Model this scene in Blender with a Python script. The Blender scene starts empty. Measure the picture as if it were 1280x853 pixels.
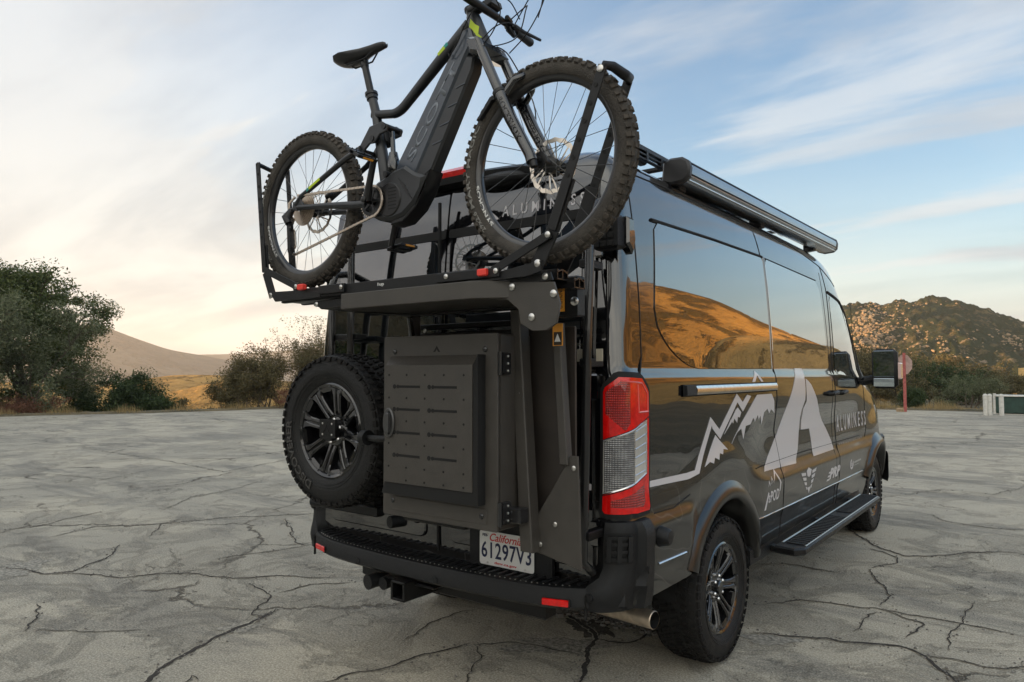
import bpy, bmesh, math, random
import numpy as np
from math import sin, cos, pi, radians as R, sqrt, exp, atan2, tan
from mathutils import Vector, Matrix, noise
random.seed(7)
SC = bpy.context.scene
COL = SC.collection
# ---------------------------------------------------------------- camera
CAM = Vector((2.41, -2.54, 1.51))
cd = bpy.data.cameras.new("camera"); cam = bpy.data.objects.new("camera", cd); COL.objects.link(cam)
cam.location = CAM; cam.rotation_euler = (R(90 + 2.53), 0, R(37.3))
cd.sensor_width = 36; cd.lens = 36 * 893 / 1280; cd.clip_end = 20000; cd.clip_start = 0.05
SC.camera = cam
# ---------------------------------------------------------------- light
SUN_EL, SUN_AZ = 8.0, -116.0          # degrees; azimuth to the right of +Y
w = bpy.data.worlds.new("World"); SC.world = w; w.use_nodes = True
nt = w.node_tree; N = nt.nodes; LK = nt.links; N.clear()
def wn(t, **k):
    n = N.new(t)
    for a, b in k.items(): setattr(n, a, b)
    return n
out = wn('ShaderNodeOutputWorld'); bg = wn('ShaderNodeBackground'); bg.inputs[1].default_value = 0.12
sky = wn('ShaderNodeTexSky', sky_type='NISHITA', sun_disc=False, sun_elevation=R(SUN_EL), sun_rotation=R(SUN_AZ), altitude=300, air_density=1.15, dust_density=.7, ozone_density=1.5)
tc = wn('ShaderNodeTexCoord'); sp = wn('ShaderNodeSeparateXYZ'); LK.new(tc.outputs['Generated'], sp.inputs[0])
def m(op, a, b=None, c=None, clamp=False):
    n = wn('ShaderNodeMath', operation=op, use_clamp=clamp)
    for i, v in enumerate((a, b, c)):
        if v is None: continue
        if hasattr(v, 'links'): LK.new(v, n.inputs[i])
        else: n.inputs[i].default_value = v
    return n.outputs[0]
zc = m('MAXIMUM', sp.outputs[2], 0.0)
den = m('ADD', zc, 0.16)
cmb = wn('ShaderNodeCombineXYZ'); LK.new(m('DIVIDE', sp.outputs[0], den), cmb.inputs[0]); LK.new(m('DIVIDE', sp.outputs[1], den), cmb.inputs[1])
def clouds(scale, sx, sy, rot, det, lo, hi, off):
    mp = wn('ShaderNodeMapping'); mp.inputs['Scale'].default_value = (sx, sy, 1); mp.inputs['Rotation'].default_value = (0, 0, R(rot)); mp.inputs['Location'].default_value = (off, off * .7, 0)
    LK.new(cmb.outputs[0], mp.inputs[0])
    nz = wn('ShaderNodeTexNoise'); nz.inputs['Scale'].default_value = scale; nz.inputs['Detail'].default_value = det; nz.inputs['Roughness'].default_value = .55; nz.inputs['Distortion'].default_value = .35
    LK.new(mp.outputs[0], nz.inputs[0])
    mr = wn('ShaderNodeMapRange', interpolation_type='SMOOTHSTEP'); mr.inputs[1].default_value = lo; mr.inputs[2].default_value = hi
    LK.new(nz.outputs[0], mr.inputs[0]); return mr.outputs[0]
c1 = clouds(.62, 1.0, .45, 25, 9, .44, .68, 3.1)
c2 = clouds(1.5, .5, 1.7, -25, 12, .50, .66, 8.4)
# nearness to the sun side of the sky (a broad bank of thin high cloud lies there)
sd = (sin(R(-62)), cos(R(-62)))
dt = m('ADD', m('MULTIPLY', sp.outputs[0], sd[0]), m('MULTIPLY', sp.outputs[1], sd[1]))
near = wn('ShaderNodeMapRange', interpolation_type='SMOOTHSTEP'); near.inputs[1].default_value = 0.35; near.inputs[2].default_value = 1.0; LK.new(dt, near.inputs[0])
low = wn('ShaderNodeMapRange', interpolation_type='SMOOTHSTEP'); low.inputs[1].default_value = 0.55; low.inputs[2].default_value = 0.0; LK.new(sp.outputs[2], low.inputs[0])
cov = m('ADD', m('MULTIPLY', c1, .45), m('MULTIPLY', c2, .64))
bd_ = (sin(R(24)) * .88, cos(R(24)) * .88)                 # the clear blue part of the sky
db = m('ADD', m('ADD', m('MULTIPLY', sp.outputs[0], bd_[0]), m('MULTIPLY', sp.outputs[1], bd_[1])), m('MULTIPLY', sp.outputs[2], .47))
bank = wn('ShaderNodeMapRange', interpolation_type='SMOOTHSTEP'); bank.inputs[1].default_value = .80; bank.inputs[2].default_value = .06; LK.new(db, bank.inputs[0])
cov = m('ADD', cov, m('MULTIPLY', bank.outputs[0], .97), clamp=True)
cov = m('MAXIMUM', cov, m('MULTIPLY', m('POWER', low.outputs[0], 4.0), .85))
cov = m('MULTIPLY', cov, .985, clamp=True)
# cloud colour: cool grey-white overhead, cream towards the sun and the horizon
ccA = (2.40, 2.58, 2.74, 1); ccB = (3.3, 3.26, 2.92, 1)
mx = wn('ShaderNodeMix', data_type='RGBA'); mx.inputs[6].default_value = ccA; mx.inputs[7].default_value = ccB
LK.new(m('MULTIPLY', m('ADD', m('MULTIPLY', near.outputs[0], .6), .38), m('POWER', low.outputs[0], 1.6), clamp=True), mx.inputs[0])
dk = clouds(1.15, .5, 1.25, 18, 8, .40, .62, 1.7)          # thicker, greyer streaks
dm = wn('ShaderNodeMix', data_type='RGBA', blend_type='MULTIPLY'); dm.inputs[7].default_value = (.66, .70, .755, 1)
LK.new(m('MULTIPLY', dk, .9), dm.inputs[0]); LK.new(mx.outputs[2], dm.inputs[6])
# clouds facing the sun (behind the camera and overhead) are lit from the front and brighter
ft = m('ADD', m('ADD', m('MULTIPLY', sp.outputs[0], sin(R(140)) * .8), m('MULTIPLY', sp.outputs[1], cos(R(140)) * .8)), m('MULTIPLY', sp.outputs[2], .6))
fr_ = wn('ShaderNodeMapRange', interpolation_type='SMOOTHSTEP'); fr_.inputs[1].default_value = .12; fr_.inputs[2].default_value = .9; LK.new(ft, fr_.inputs[0])
fm = wn('ShaderNodeMix', data_type='RGBA', blend_type='MULTIPLY'); fm.inputs[7].default_value = (2.3, 2.12, 1.85, 1); LK.new(fr_.outputs[0], fm.inputs[0]); LK.new(dm.outputs[2], fm.inputs[6]); dm = fm
mix = wn('ShaderNodeMix', data_type='RGBA'); LK.new(cov, mix.inputs[0]); tn = wn('ShaderNodeMix', data_type='RGBA', blend_type='MULTIPLY'); tn.inputs[0].default_value = 1; tn.inputs[7].default_value = (.80, .93, 1.06, 1); LK.new(sky.outputs[0], tn.inputs[6]); LK.new(tn.outputs[2], mix.inputs[6]); LK.new(dm.outputs[2], mix.inputs[7])
LK.new(mix.outputs[2], bg.inputs[0]); LK.new(bg.outputs[0], out.inputs[0])
sl = bpy.data.lights.new("sun", 'SUN'); sl.energy = 5.0; sl.angle = R(.6); sl.color = (1, .58, .24)
so = bpy.data.objects.new("sun", sl); COL.objects.link(so)
sdir = Vector((sin(R(SUN_AZ)) * cos(R(SUN_EL)), cos(R(SUN_AZ)) * cos(R(SUN_EL)), sin(R(SUN_EL))))
so.rotation_euler = (-sdir).to_track_quat('-Z', 'Y').to_euler(); so.location = sdir * 50
vs = SC.view_settings; vs.view_transform = 'Standard'; vs.look = 'None'; vs.exposure = 1.42; vs.gamma = 1
# ---------------------------------------------------------------- materials
def mat(name, color=(.5, .5, .5), rough=.5, metal=0., coat=0., spec=.5, noise_amt=0., nscale=20., bump=0., bscale=80., emit=None, alpha=None, trans=0., ior=1.5, rvar=0., coatr=.03, vec='Object'):
    mt = bpy.data.materials.new(name); mt.use_nodes = True
    t = mt.node_tree; b = t.nodes['Principled BSDF']; L = t.links
    b.inputs['Base Color'].default_value = (*color, 1); b.inputs['Roughness'].default_value = rough
    b.inputs['Metallic'].default_value = metal; b.inputs['Coat Weight'].default_value = coat; b.inputs['Coat Roughness'].default_value = coatr
    b.inputs['Specular IOR Level'].default_value = spec; b.inputs['Transmission Weight'].default_value = trans; b.inputs['IOR'].default_value = ior
    if emit: b.inputs['Emission Color'].default_value = (*emit[0], 1); b.inputs['Emission Strength'].default_value = emit[1]
    if noise_amt or bump or rvar:
        c = t.nodes.new('ShaderNodeTexCoord')
        n = t.nodes.new('ShaderNodeTexNoise'); n.inputs['Scale'].default_value = nscale; n.inputs['Detail'].default_value = 8; L.new(c.outputs[vec], n.inputs[0])
        if noise_amt:
            r = t.nodes.new('ShaderNodeMapRange'); r.inputs[1].default_value = .3; r.inputs[2].default_value = .7
            r.inputs[3].default_value = 1 - noise_amt; r.inputs[4].default_value = 1 + noise_amt; L.new(n.outputs[0], r.inputs[0])
            v = t.nodes.new('ShaderNodeVectorMath'); v.operation = 'SCALE'; v.inputs[0].default_value = color; L.new(r.outputs[0], v.inputs['Scale'])
            L.new(v.outputs[0], b.inputs['Base Color'])
        if rvar:
            r = t.nodes.new('ShaderNodeMapRange'); r.inputs[1].default_value = .3; r.inputs[2].default_value = .7
            r.inputs[3].default_value = max(.02, rough - rvar); r.inputs[4].default_value = rough + rvar; L.new(n.outputs[0], r.inputs[0]); L.new(r.outputs[0], b.inputs['Roughness'])
        if bump:
            n2 = t.nodes.new('ShaderNodeTexNoise'); n2.inputs['Scale'].default_value = bscale; n2.inputs['Detail'].default_value = 4; L.new(c.outputs[vec], n2.inputs[0])
            bp = t.nodes.new('ShaderNodeBump'); bp.inputs['Strength'].default_value = bump; bp.inputs['Distance'].default_value = .01; L.new(n2.outputs[0], bp.inputs['Height']); L.new(bp.outputs[0], b.inputs['Normal'])
    return mt
class G:
    """small node-graph writer"""
    def __init__(s, mt): s.t = mt.node_tree; s.b = s.t.nodes.get('Principled BSDF')
    def n(s, typ, ins=None, **k):
        x = s.t.nodes.new(typ)
        for a, v in k.items(): setattr(x, a, v)
        for a, v in (ins or {}).items():
            if isinstance(v, bpy.types.NodeSocket): s.t.links.new(v, x.inputs[a])
            else: x.inputs[a].default_value = v
        return x
    def pos(s): return s.n('ShaderNodeNewGeometry').outputs['Position']
    def noise(s, vec, scale, det=6, rough=.5, dist=0., lo=None, hi=None, o=0):
        x = s.n('ShaderNodeTexNoise', {'Vector': vec, 'Scale': scale, 'Detail': det, 'Roughness': rough, 'Distortion': dist}).outputs[o]
        return x if lo is None else s.rng(x, lo, hi)
    def rng(s, v, lo, hi, a=0., b=1., smooth=True):
        return s.n('ShaderNodeMapRange', {0: v, 1: lo, 2: hi, 3: a, 4: b}, interpolation_type='SMOOTHSTEP' if smooth else 'LINEAR').outputs[0]
    def m(s, op, a, b=0., clamp=False):
        return s.n('ShaderNodeMath', {0: a, 1: b}, operation=op, use_clamp=clamp).outputs[0]
    def mix(s, f, a, b, typ='MIX'):
        ins = {0: f}
        ins[6] = a if isinstance(a, bpy.types.NodeSocket) else (*a, 1)
        ins[7] = b if isinstance(b, bpy.types.NodeSocket) else (*b, 1)
        return s.n('ShaderNodeMix', ins, data_type='RGBA', blend_type=typ).outputs[2]
    def link(s, a, b): s.t.links.new(a, b)
    def bump(s, h, st=.5, dist=.01, normal=None):
        x = s.n('ShaderNodeBump', {'Height': h, 'Strength': st, 'Distance': dist})
        if normal is not None: s.t.links.new(normal, x.inputs['Normal'])
        return x.outputs[0]
# ---------------------------------------------------------------- objects
def tag(o, label=None, cat=None, group=None, kind=None):
    if label: o['label'] = label
    if cat: o['category'] = cat
    if group: o['group'] = group
    if kind: o['kind'] = kind
    return o
def link(name, me, mt=None, parent=None, loc=None, rot=None):
    o = bpy.data.objects.new(name, me); COL.objects.link(o)
    if mt is not None and me is not None and len(me.materials) == 0:
        for x in (mt if isinstance(mt, (list, tuple)) else [mt]): me.materials.append(x)
    if parent is not None:
        o.parent = parent
        if loc is None:        # mesh is written in world coordinates
            o.matrix_parent_inverse = world_of(parent).inverted()
    if loc is not None: o.location = loc
    if rot is not None: o.rotation_euler = rot
    return o
def world_of(o):
    M = o.matrix_parent_inverse @ o.matrix_basis if o.parent else o.matrix_basis.copy()
    if o.parent: M = world_of(o.parent) @ M
    return M
def empty(name, loc, label=None, cat=None, group=None, rot=None, parent=None):
    o = bpy.data.objects.new(name, None); COL.objects.link(o); o.location = loc; o.empty_display_size = .1
    if rot: o.rotation_euler = rot
    if parent is not None: o.parent = parent
    return tag(o, label, cat, group)
class MB:
    def __init__(s): s.v = []; s.f = []; s.mi = []; s.cur = 0
    def add(s, vs, fs):
        k = len(s.v); s.v += [tuple(v) for v in vs]; s.f += [tuple(i + k for i in f) for f in fs]; s.mi += [s.cur] * len(fs); return s
    def box(s, c, d, rot=None, ch=0.):
        hx, hy, hz = d[0] / 2, d[1] / 2, d[2] / 2
        if ch > 0:
            ch = min(ch, hx * .9, hy * .9, hz * .9)
            ring = lambda z, i: [(x, y, z) for x, y in ((-hx + i, -hy + i - (0)), (hx - i, -hy + i), (hx - i, hy - i), (-hx + i, hy - i))]
            lv = []
            for z, i in ((-hz, ch), (-hz + ch, 0), (hz - ch, 0), (hz, ch)): lv += ring(z, i)
            fs = [(3, 2, 1, 0), (12, 13, 14, 15)]
            for a in range(3):
                for b in range(4): fs.append((a * 4 + b, a * 4 + (b + 1) % 4, a * 4 + 4 + (b + 1) % 4, a * 4 + 4 + b))
            vs = lv
        else:
            vs = [(x * hx, y * hy, z * hz) for z in (-1, 1) for x, y in ((-1, -1), (1, -1), (1, 1), (-1, 1))]
            fs = [(3, 2, 1, 0), (4, 5, 6, 7), (0, 1, 5, 4), (1, 2, 6, 5), (2, 3, 7, 6), (3, 0, 4, 7)]
        c = Vector(c)
        if rot is not None: vs = [rot @ Vector(v) + c for v in vs]
        else: vs = [Vector(v) + c for v in vs]
        return s.add(vs, fs)
    def tube(s, pts, r, n=8, cap=True, closed=False):
        pts = [Vector(p) for p in pts]; k = len(pts)
        rr = r if isinstance(r, (list, tuple)) else [r] * k
        vs = []; up = None
        for i, p in enumerate(pts):
            a = pts[(i - 1) % k] if (closed or i > 0) else p; b = pts[(i + 1) % k] if (closed or i < k - 1) else p
            d = (b - a).normalized()
            if up is None: up = Vector((0, 0, 1)) if abs(d.z) < .9 else Vector((1, 0, 0))
            x = d.cross(up); x = x.normalized() if x.length > 1e-6 else Vector((1, 0, 0)); up = x.cross(d).normalized()
            for j in range(n):
                t = 2 * pi * j / n; vs.append(p + (x * cos(t) + up * sin(t)) * rr[i])
        fs = []
        for i in range(k if closed else k - 1):
            i2 = (i + 1) % k
            for j in range(n): fs.append((i * n + j, i * n + (j + 1) % n, i2 * n + (j + 1) % n, i2 * n + j))
        if cap and not closed: fs += [tuple(range(n))[::-1], tuple((k - 1) * n + j for j in range(n))]
        return s.add(vs, fs)
    def cyl(s, a, b, r, n=12, r2=None): return s.tube([a, b], [r, r if r2 is None else r2], n)
    def bolt(s, p, d, r=.008, h=.005, n=10):
        p = Vector(p); d = Vector(d).normalized(); return s.tube([p, p + d * h * .6, p + d * h], [r, r, r * .6], n)
    def prism(s, poly, a, b, axis='y', ch=0.):
        """poly in the other two axes (x,z for y; y,z for x; x,y for z), extruded from a to b; ch bevels both rims"""
        P = [Vector((p[0], p[1])) for p in poly]
        area = sum(P[i].x * P[(i + 1) % len(P)].y - P[(i + 1) % len(P)].x * P[i].y for i in range(len(P)))
        if area < 0: P = P[::-1]
        n = len(P)
        def inset(dv):
            o = []
            for i in range(n):
                e1 = (P[i] - P[i - 1]).normalized(); e2 = (P[(i + 1) % n] - P[i]).normalized()
                n1 = Vector((-e1.y, e1.x)); n2 = Vector((-e2.y, e2.x)); q = n1 + n2
                q = q / max(.35, q.length_squared / 2) if q.length > 1e-6 else n1
                o.append(P[i] + q * dv)
            return o
        mp = {'y': lambda p, t: (p.x, t, p.y), 'x': lambda p, t: (t, p.x, p.y), 'z': lambda p, t: (p.x, p.y, t)}[axis]
        if ch > 0:
            q = inset(ch); sg = 1 if b > a else -1
            L = [(q, a), (P, a + sg * ch), (P, b - sg * ch), (q, b)]
        else: L = [(P, a), (P, b)]
        vs = [mp(p, t) for ring, t in L for p in ring]
        fs = [tuple(range(n)), tuple((len(L) - 1) * n + j for j in range(n))[::-1]]
        for k in range(len(L) - 1):
            for j in range(n): fs.append((k * n + j, (k + 1) * n + j, (k + 1) * n + (j + 1) % n, k * n + (j + 1) % n))
        return s.add(vs, fs)
    def lathe(s, prof, n=48, axis='y', c=(0, 0, 0), closed=False):
        """prof = [(radius, along axis)]"""
        vs = []; k = len(prof); c = Vector(c)
        for i in range(n):
            t = 2 * pi * i / n
            for r, a in prof:
                v = {'y': (r * cos(t), a, r * sin(t)), 'x': (a, r * cos(t), r * sin(t)), 'z': (r * cos(t), r * sin(t), a)}[axis]
                vs.append(Vector(v) + c)
        fs = []
        for i in range(n):
            for j in range(k if closed else k - 1):
                a, b = i * k + j, i * k + (j + 1) % k; c2, d = ((i + 1) % n) * k + (j + 1) % k, ((i + 1) % n) * k + j
                fs.append((a, b, c2, d))
        return s.add(vs, fs)
    def grid(s, fn, us, vs_):
        nu, nv = len(us), len(vs_)
        return s.add([fn(u, v) for u in us for v in vs_], [(i * nv + j, (i + 1) * nv + j, (i + 1) * nv + j + 1, i * nv + j + 1) for i in range(nu - 1) for j in range(nv - 1)])
    def mesh(s, name='m', smooth=None):
        me = bpy.data.meshes.new(name); me.from_pydata(s.v, [], s.f)
        bm = bmesh.new(); bm.from_mesh(me); bmesh.ops.recalc_face_normals(bm, faces=bm.faces); bm.to_mesh(me); bm.free()
        if any(s.mi): me.polygons.foreach_set('material_index', s.mi)
        if smooth is not None:
            me.polygons.foreach_set('use_smooth', [True] * len(me.polygons))
            me.set_sharp_from_angle(angle=R(smooth))
        me.update(); return me
    def build(s, name, mt, parent=None, smooth=35, loc=None, rot=None):
        return link(name, s.mesh(name, smooth), mt, parent, loc, rot)
def npmesh(name, V, F, mt, parent=None, smooth=False, loc=None, color=None):
    """fast mesh from arrays; F is (n,3) or (n,4)"""
    me = bpy.data.meshes.new(name); k = F.shape[1]
    me.vertices.add(len(V)); me.vertices.foreach_set('co', V.astype(np.float32).ravel())
    me.loops.add(F.size); me.loops.foreach_set('vertex_index', F.astype(np.int32).ravel())
    me.polygons.add(len(F)); me.polygons.foreach_set('loop_start', np.arange(0, F.size, k, dtype=np.int32))
    if smooth: me.polygons.foreach_set('use_smooth', np.ones(len(F), dtype=bool))
    me.update(calc_edges=True); me.validate()
    return link(name, me, mt, parent, loc)
def text_bm(txt, size=1., bold=0., shear=0., align='LEFT', space=1.):
    cu = bpy.data.curves.new('t', 'FONT'); cu.body = txt; cu.size = size; cu.offset = bold; cu.shear = shear; cu.align_x = align; cu.space_character = space; cu.resolution_u = 3; cu.fill_mode = 'FRONT'
    o = bpy.data.objects.new('t', cu); COL.objects.link(o)
    dg = bpy.context.evaluated_depsgraph_get(); me = bpy.data.meshes.new_from_object(o.evaluated_get(dg))
    bm = bmesh.new(); bm.from_mesh(me); bpy.data.objects.remove(o); bpy.data.curves.remove(cu); bpy.data.meshes.remove(me)
    bmesh.ops.remove_doubles(bm, verts=bm.verts, dist=1e-5)
    return bm
def fit(bm, u0, v0, u1, v1):
    xs = [v.co.x for v in bm.verts]; ys = [v.co.y for v in bm.verts]
    a, b, c, d = min(xs), max(xs), min(ys), max(ys)
    for v in bm.verts: v.co.x = u0 + (v.co.x - a) / (b - a) * (u1 - u0); v.co.y = v0 + (v.co.y - c) / (d - c) * (v1 - v0)
    return bm
def poly_bm(polys):
    bm = bmesh.new()
    for p in polys:
        f = bm.faces.new([bm.verts.new((a, b, 0)) for a, b in p]); bmesh.ops.triangulate(bm, faces=[f])
    return bm
def conform(name, bm, fn, mt, parent, off=.0015, base=0., step=.04, smooth=True):
    """wrap a flat outline (u,v) onto a surface fn(u,v,offset), with a rim down to offset base"""
    if step:
        for ax in (0, 1):
            cs = [v.co[ax] for v in bm.verts]; a, b = min(cs), max(cs); k = math.floor(a / step) + 1
            while k * step < b:
                co = [0, 0, 0]; no = [0, 0, 0]; co[ax] = k * step; no[ax] = 1
                bmesh.ops.bisect_plane(bm, geom=bm.verts[:] + bm.edges[:] + bm.faces[:], plane_co=co, plane_no=no, dist=1e-6); k += 1
    bm.normal_update()
    uv = {v: (v.co.x, v.co.y) for v in bm.verts}
    rim = [e for e in bm.edges if len(e.link_faces) == 1]; low = {}
    for v in list(uv): v.co = fn(uv[v][0], uv[v][1], off)
    for e in rim:
        q = []
        for v in e.verts:
            if v not in low: low[v] = bm.verts.new(fn(uv[v][0], uv[v][1], base))
            q.append(low[v])
        try: bm.faces.new((e.verts[0], e.verts[1], q[1], q[0]))
        except ValueError: pass
    bmesh.ops.recalc_face_normals(bm, faces=bm.faces)
    me = bpy.data.meshes.new(name); bm.to_mesh(me); bm.free()
    if smooth:
        me.polygons.foreach_set('use_smooth', [True] * len(me.polygons)); me.set_sharp_from_angle(angle=R(40))
    return link(name, me, mt, parent)
def struct(o): o['kind'] = 'structure'; return o
def lerp_tab(t, x):
    if x <= t[0][0]: return t[0][1]
    for i in range(len(t) - 1):
        if x <= t[i + 1][0]:
            k = (x - t[i][0]) / (t[i + 1][0] - t[i][0]); return t[i][1] * (1 - k) + t[i + 1][1] * k
    return t[-1][1]
def sm_tab(t, x):
    """smooth (monotone-ish cubic) interpolation"""
    if x <= t[0][0]: return t[0][1]
    if x >= t[-1][0]: return t[-1][1]
    n = len(t)
    i = max(j for j in range(n - 1) if t[j][0] <= x)
    def slope(j):
        if j == 0: return (t[1][1] - t[0][1]) / (t[1][0] - t[0][0])
        if j == n - 1: return (t[-1][1] - t[-2][1]) / (t[-1][0] - t[-2][0])
        a = (t[j][1] - t[j - 1][1]) / (t[j][0] - t[j - 1][0]); b = (t[j + 1][1] - t[j][1]) / (t[j + 1][0] - t[j][0])
        return 0 if a * b <= 0 else 2 * a * b / (a + b)
    h = t[i + 1][0] - t[i][0]; k = (x - t[i][0]) / h
    return ((2 * k ** 3 - 3 * k * k + 1) * t[i][1] + (k ** 3 - 2 * k * k + k) * h * slope(i) + (3 * k * k - 2 * k ** 3) * t[i + 1][1] + (k ** 3 - k * k) * h * slope(i + 1))
# ================================================================ GROUND
def polar(A, d, z=0.):            # azimuth (deg right of +Y) and distance from the tripod spot
    return Vector((CAM.x + sin(R(A)) * d, CAM.y + cos(R(A)) * d, z))
def lot_edge(A):
    return lerp_tab([(-180, 26), (-100, 27), (-76, 30), (-62, 30), (-50, 33), (-37, 32), (-10, 33), (0, 33), (4, 30), (12, 12), (30, 9.5), (90, 10), (130, 18), (180, 26)], A) + .5 * noise.noise((A * .35, 1.7, 0))
M = {}
# cracked weathered asphalt
mt = mat('weathered_asphalt', (.3, .29, .26), .92); g = G(mt); P = g.pos(); M['asphalt'] = mt
big = g.noise(P, .30, 10, .66, 1.0, .42, .58); mid = g.noise(P, 1.5, 12, .72, .8, .48, .60); agg = g.noise(P, 90, 4, .8); agg2 = g.noise(P, 260, 2, .8)
streak_v = g.n('ShaderNodeMapping', {0: P, 'Scale': (.42, 1.2, 1), 'Rotation': (0, 0, R(-37))}).outputs[0]
streak = g.noise(streak_v, .8, 12, .72, .5, .50, .60)
c = g.mix(g.m('MULTIPLY', big, .75), (.60, .545, .43), (.36, .34, .285))
c = g.mix(g.m('MULTIPLY', mid, .50), c, (.24, .225, .19)); c = g.mix(g.m('MULTIPLY', streak, .72), c, (.17, .165, .15))
c = g.mix(g.rng(agg, .38, .68), g.mix(.55, c, (.08, .075, .065)), g.mix(.35, c, (.74, .69, .58))); c = g.mix(g.rng(agg2, .52, .72), c, g.mix(.55, c, (.07, .07, .07)))
# fine crack web
dv = g.n('ShaderNodeVectorMath', {0: g.noise(P, 1.6, 6, .7, 0, o=1), 1: (-.5, -.5, -.5)}, operation='ADD').outputs[0]
dv = g.n('ShaderNodeVectorMath', {0: dv, 'Scale': .75}, operation='SCALE').outputs[0]
pv = g.n('ShaderNodeVectorMath', {0: P, 1: dv}, operation='ADD').outputs[0]
pv = g.n('ShaderNodeVectorMath', {0: pv, 1: (1, 1, 0)}, operation='MULTIPLY').outputs[0]
def web(scale, wid):
    return g.rng(g.n('ShaderNodeTexVoronoi', {'Vector': pv, 'Scale': scale}, feature='DISTANCE_TO_EDGE').outputs['Distance'], 0., wid, 1., 0.)
gate = g.noise(P, .45, 4, .6, .3, .48, .60); gate2 = g.noise(P, .7, 4, .6, 0., .52, .62)
w1 = g.m('MULTIPLY', web(.42, .012), gate); w2 = g.m('MULTIPLY', web(1.1, .014), g.m('MULTIPLY', gate2, .5)); w3 = g.m('MULTIPLY', web(4.5, .045), g.m('MULTIPLY', g.noise(P, .8, 4, .6, 0., .56, .66), .6))
wall = g.m('MAXIMUM', g.m('MAXIMUM', w1, w2), w3)
c = g.mix(g.m('MULTIPLY', wall, .85), c, (.075, .064, .05))
g.link(c, g.b.inputs['Base Color'])
h = g.m('ADD', g.m('MULTIPLY', agg, .5), g.m('MULTIPLY', wall, -2.2)); h = g.m('ADD', h, g.m('MULTIPLY', g.noise(P, 12, 6, .7), .7)); h = g.m('ADD', h, g.m('MULTIPLY', g.noise(P, 2.2, 5, .6), 3.)); h = g.m('ADD', h, g.m('MULTIPLY', mid, -1.0))
g.link(g.bump(h, 1., .009), g.b.inputs['Normal']); g.b.inputs['Specular IOR Level'].default_value = .25
# dry dirt and grass terrain
mt = mat('dry_terrain', (.2, .15, .08), .95); g = G(mt); P = g.pos(); M['terrain'] = mt
c = g.mix(g.noise(P, .25, 8, .6, 0, .4, .6), (.14, .11, .06), (.05, .048, .028)); c = g.mix(g.noise(P, 14, 5, .7, 0, .45, .75), c, (.19, .155, .10)); g.link(c, g.b.inputs['Base Color'])
g.link(g.bump(g.noise(P, 9, 6, .7), .8, .05), g.b.inputs['Normal'])
def gz(A, d):
    e = lot_edge(A)
    if d < e: return -.03
    k = d - e
    left = 1 if -78 < A < -22 else 0
    drop = lerp_tab([(-100, 0), (-80, .3), (-66, 1), (-30, 1), (-15, .15), (0, .05), (180, 0)], A)
    return -.03 - .0 * k - drop * min(16, .22 * k) + (1 - drop) * .012 * k * (0.5 + noise.noise((A * .05, d * .02, 3)))
mb = MB(); azs = [i * 2 for i in range(-90, 91)]; ds = [.5, 8, 16, 22, 25, 27, 29, 31, 33, 35, 38, 42, 48, 56, 70, 90, 130, 200, 320, 600, 1200, 2000, 3000]
mb.grid(lambda A, d: polar(A, d, gz(A, d)), azs, ds)
struct(mb.build('ground', M['terrain']))
mb = MB(); rs = [0.01, 3, 6, 9, 12, 15, 18, 21, 24, 27]
def lot_pt(A, r):
    e = lot_edge(A); d = r / 27 * e
    return polar(A, d, 0.)
mb.grid(lot_pt, azs, rs)
k = len(azs)
mb.grid(lambda A, t: polar(A, lot_edge(A) + (0 if t < 2 else .15), 0 if t < 1 else -.12), azs, [0, 1, 2])
struct(mb.build('parking_lot', M['asphalt']))
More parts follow.
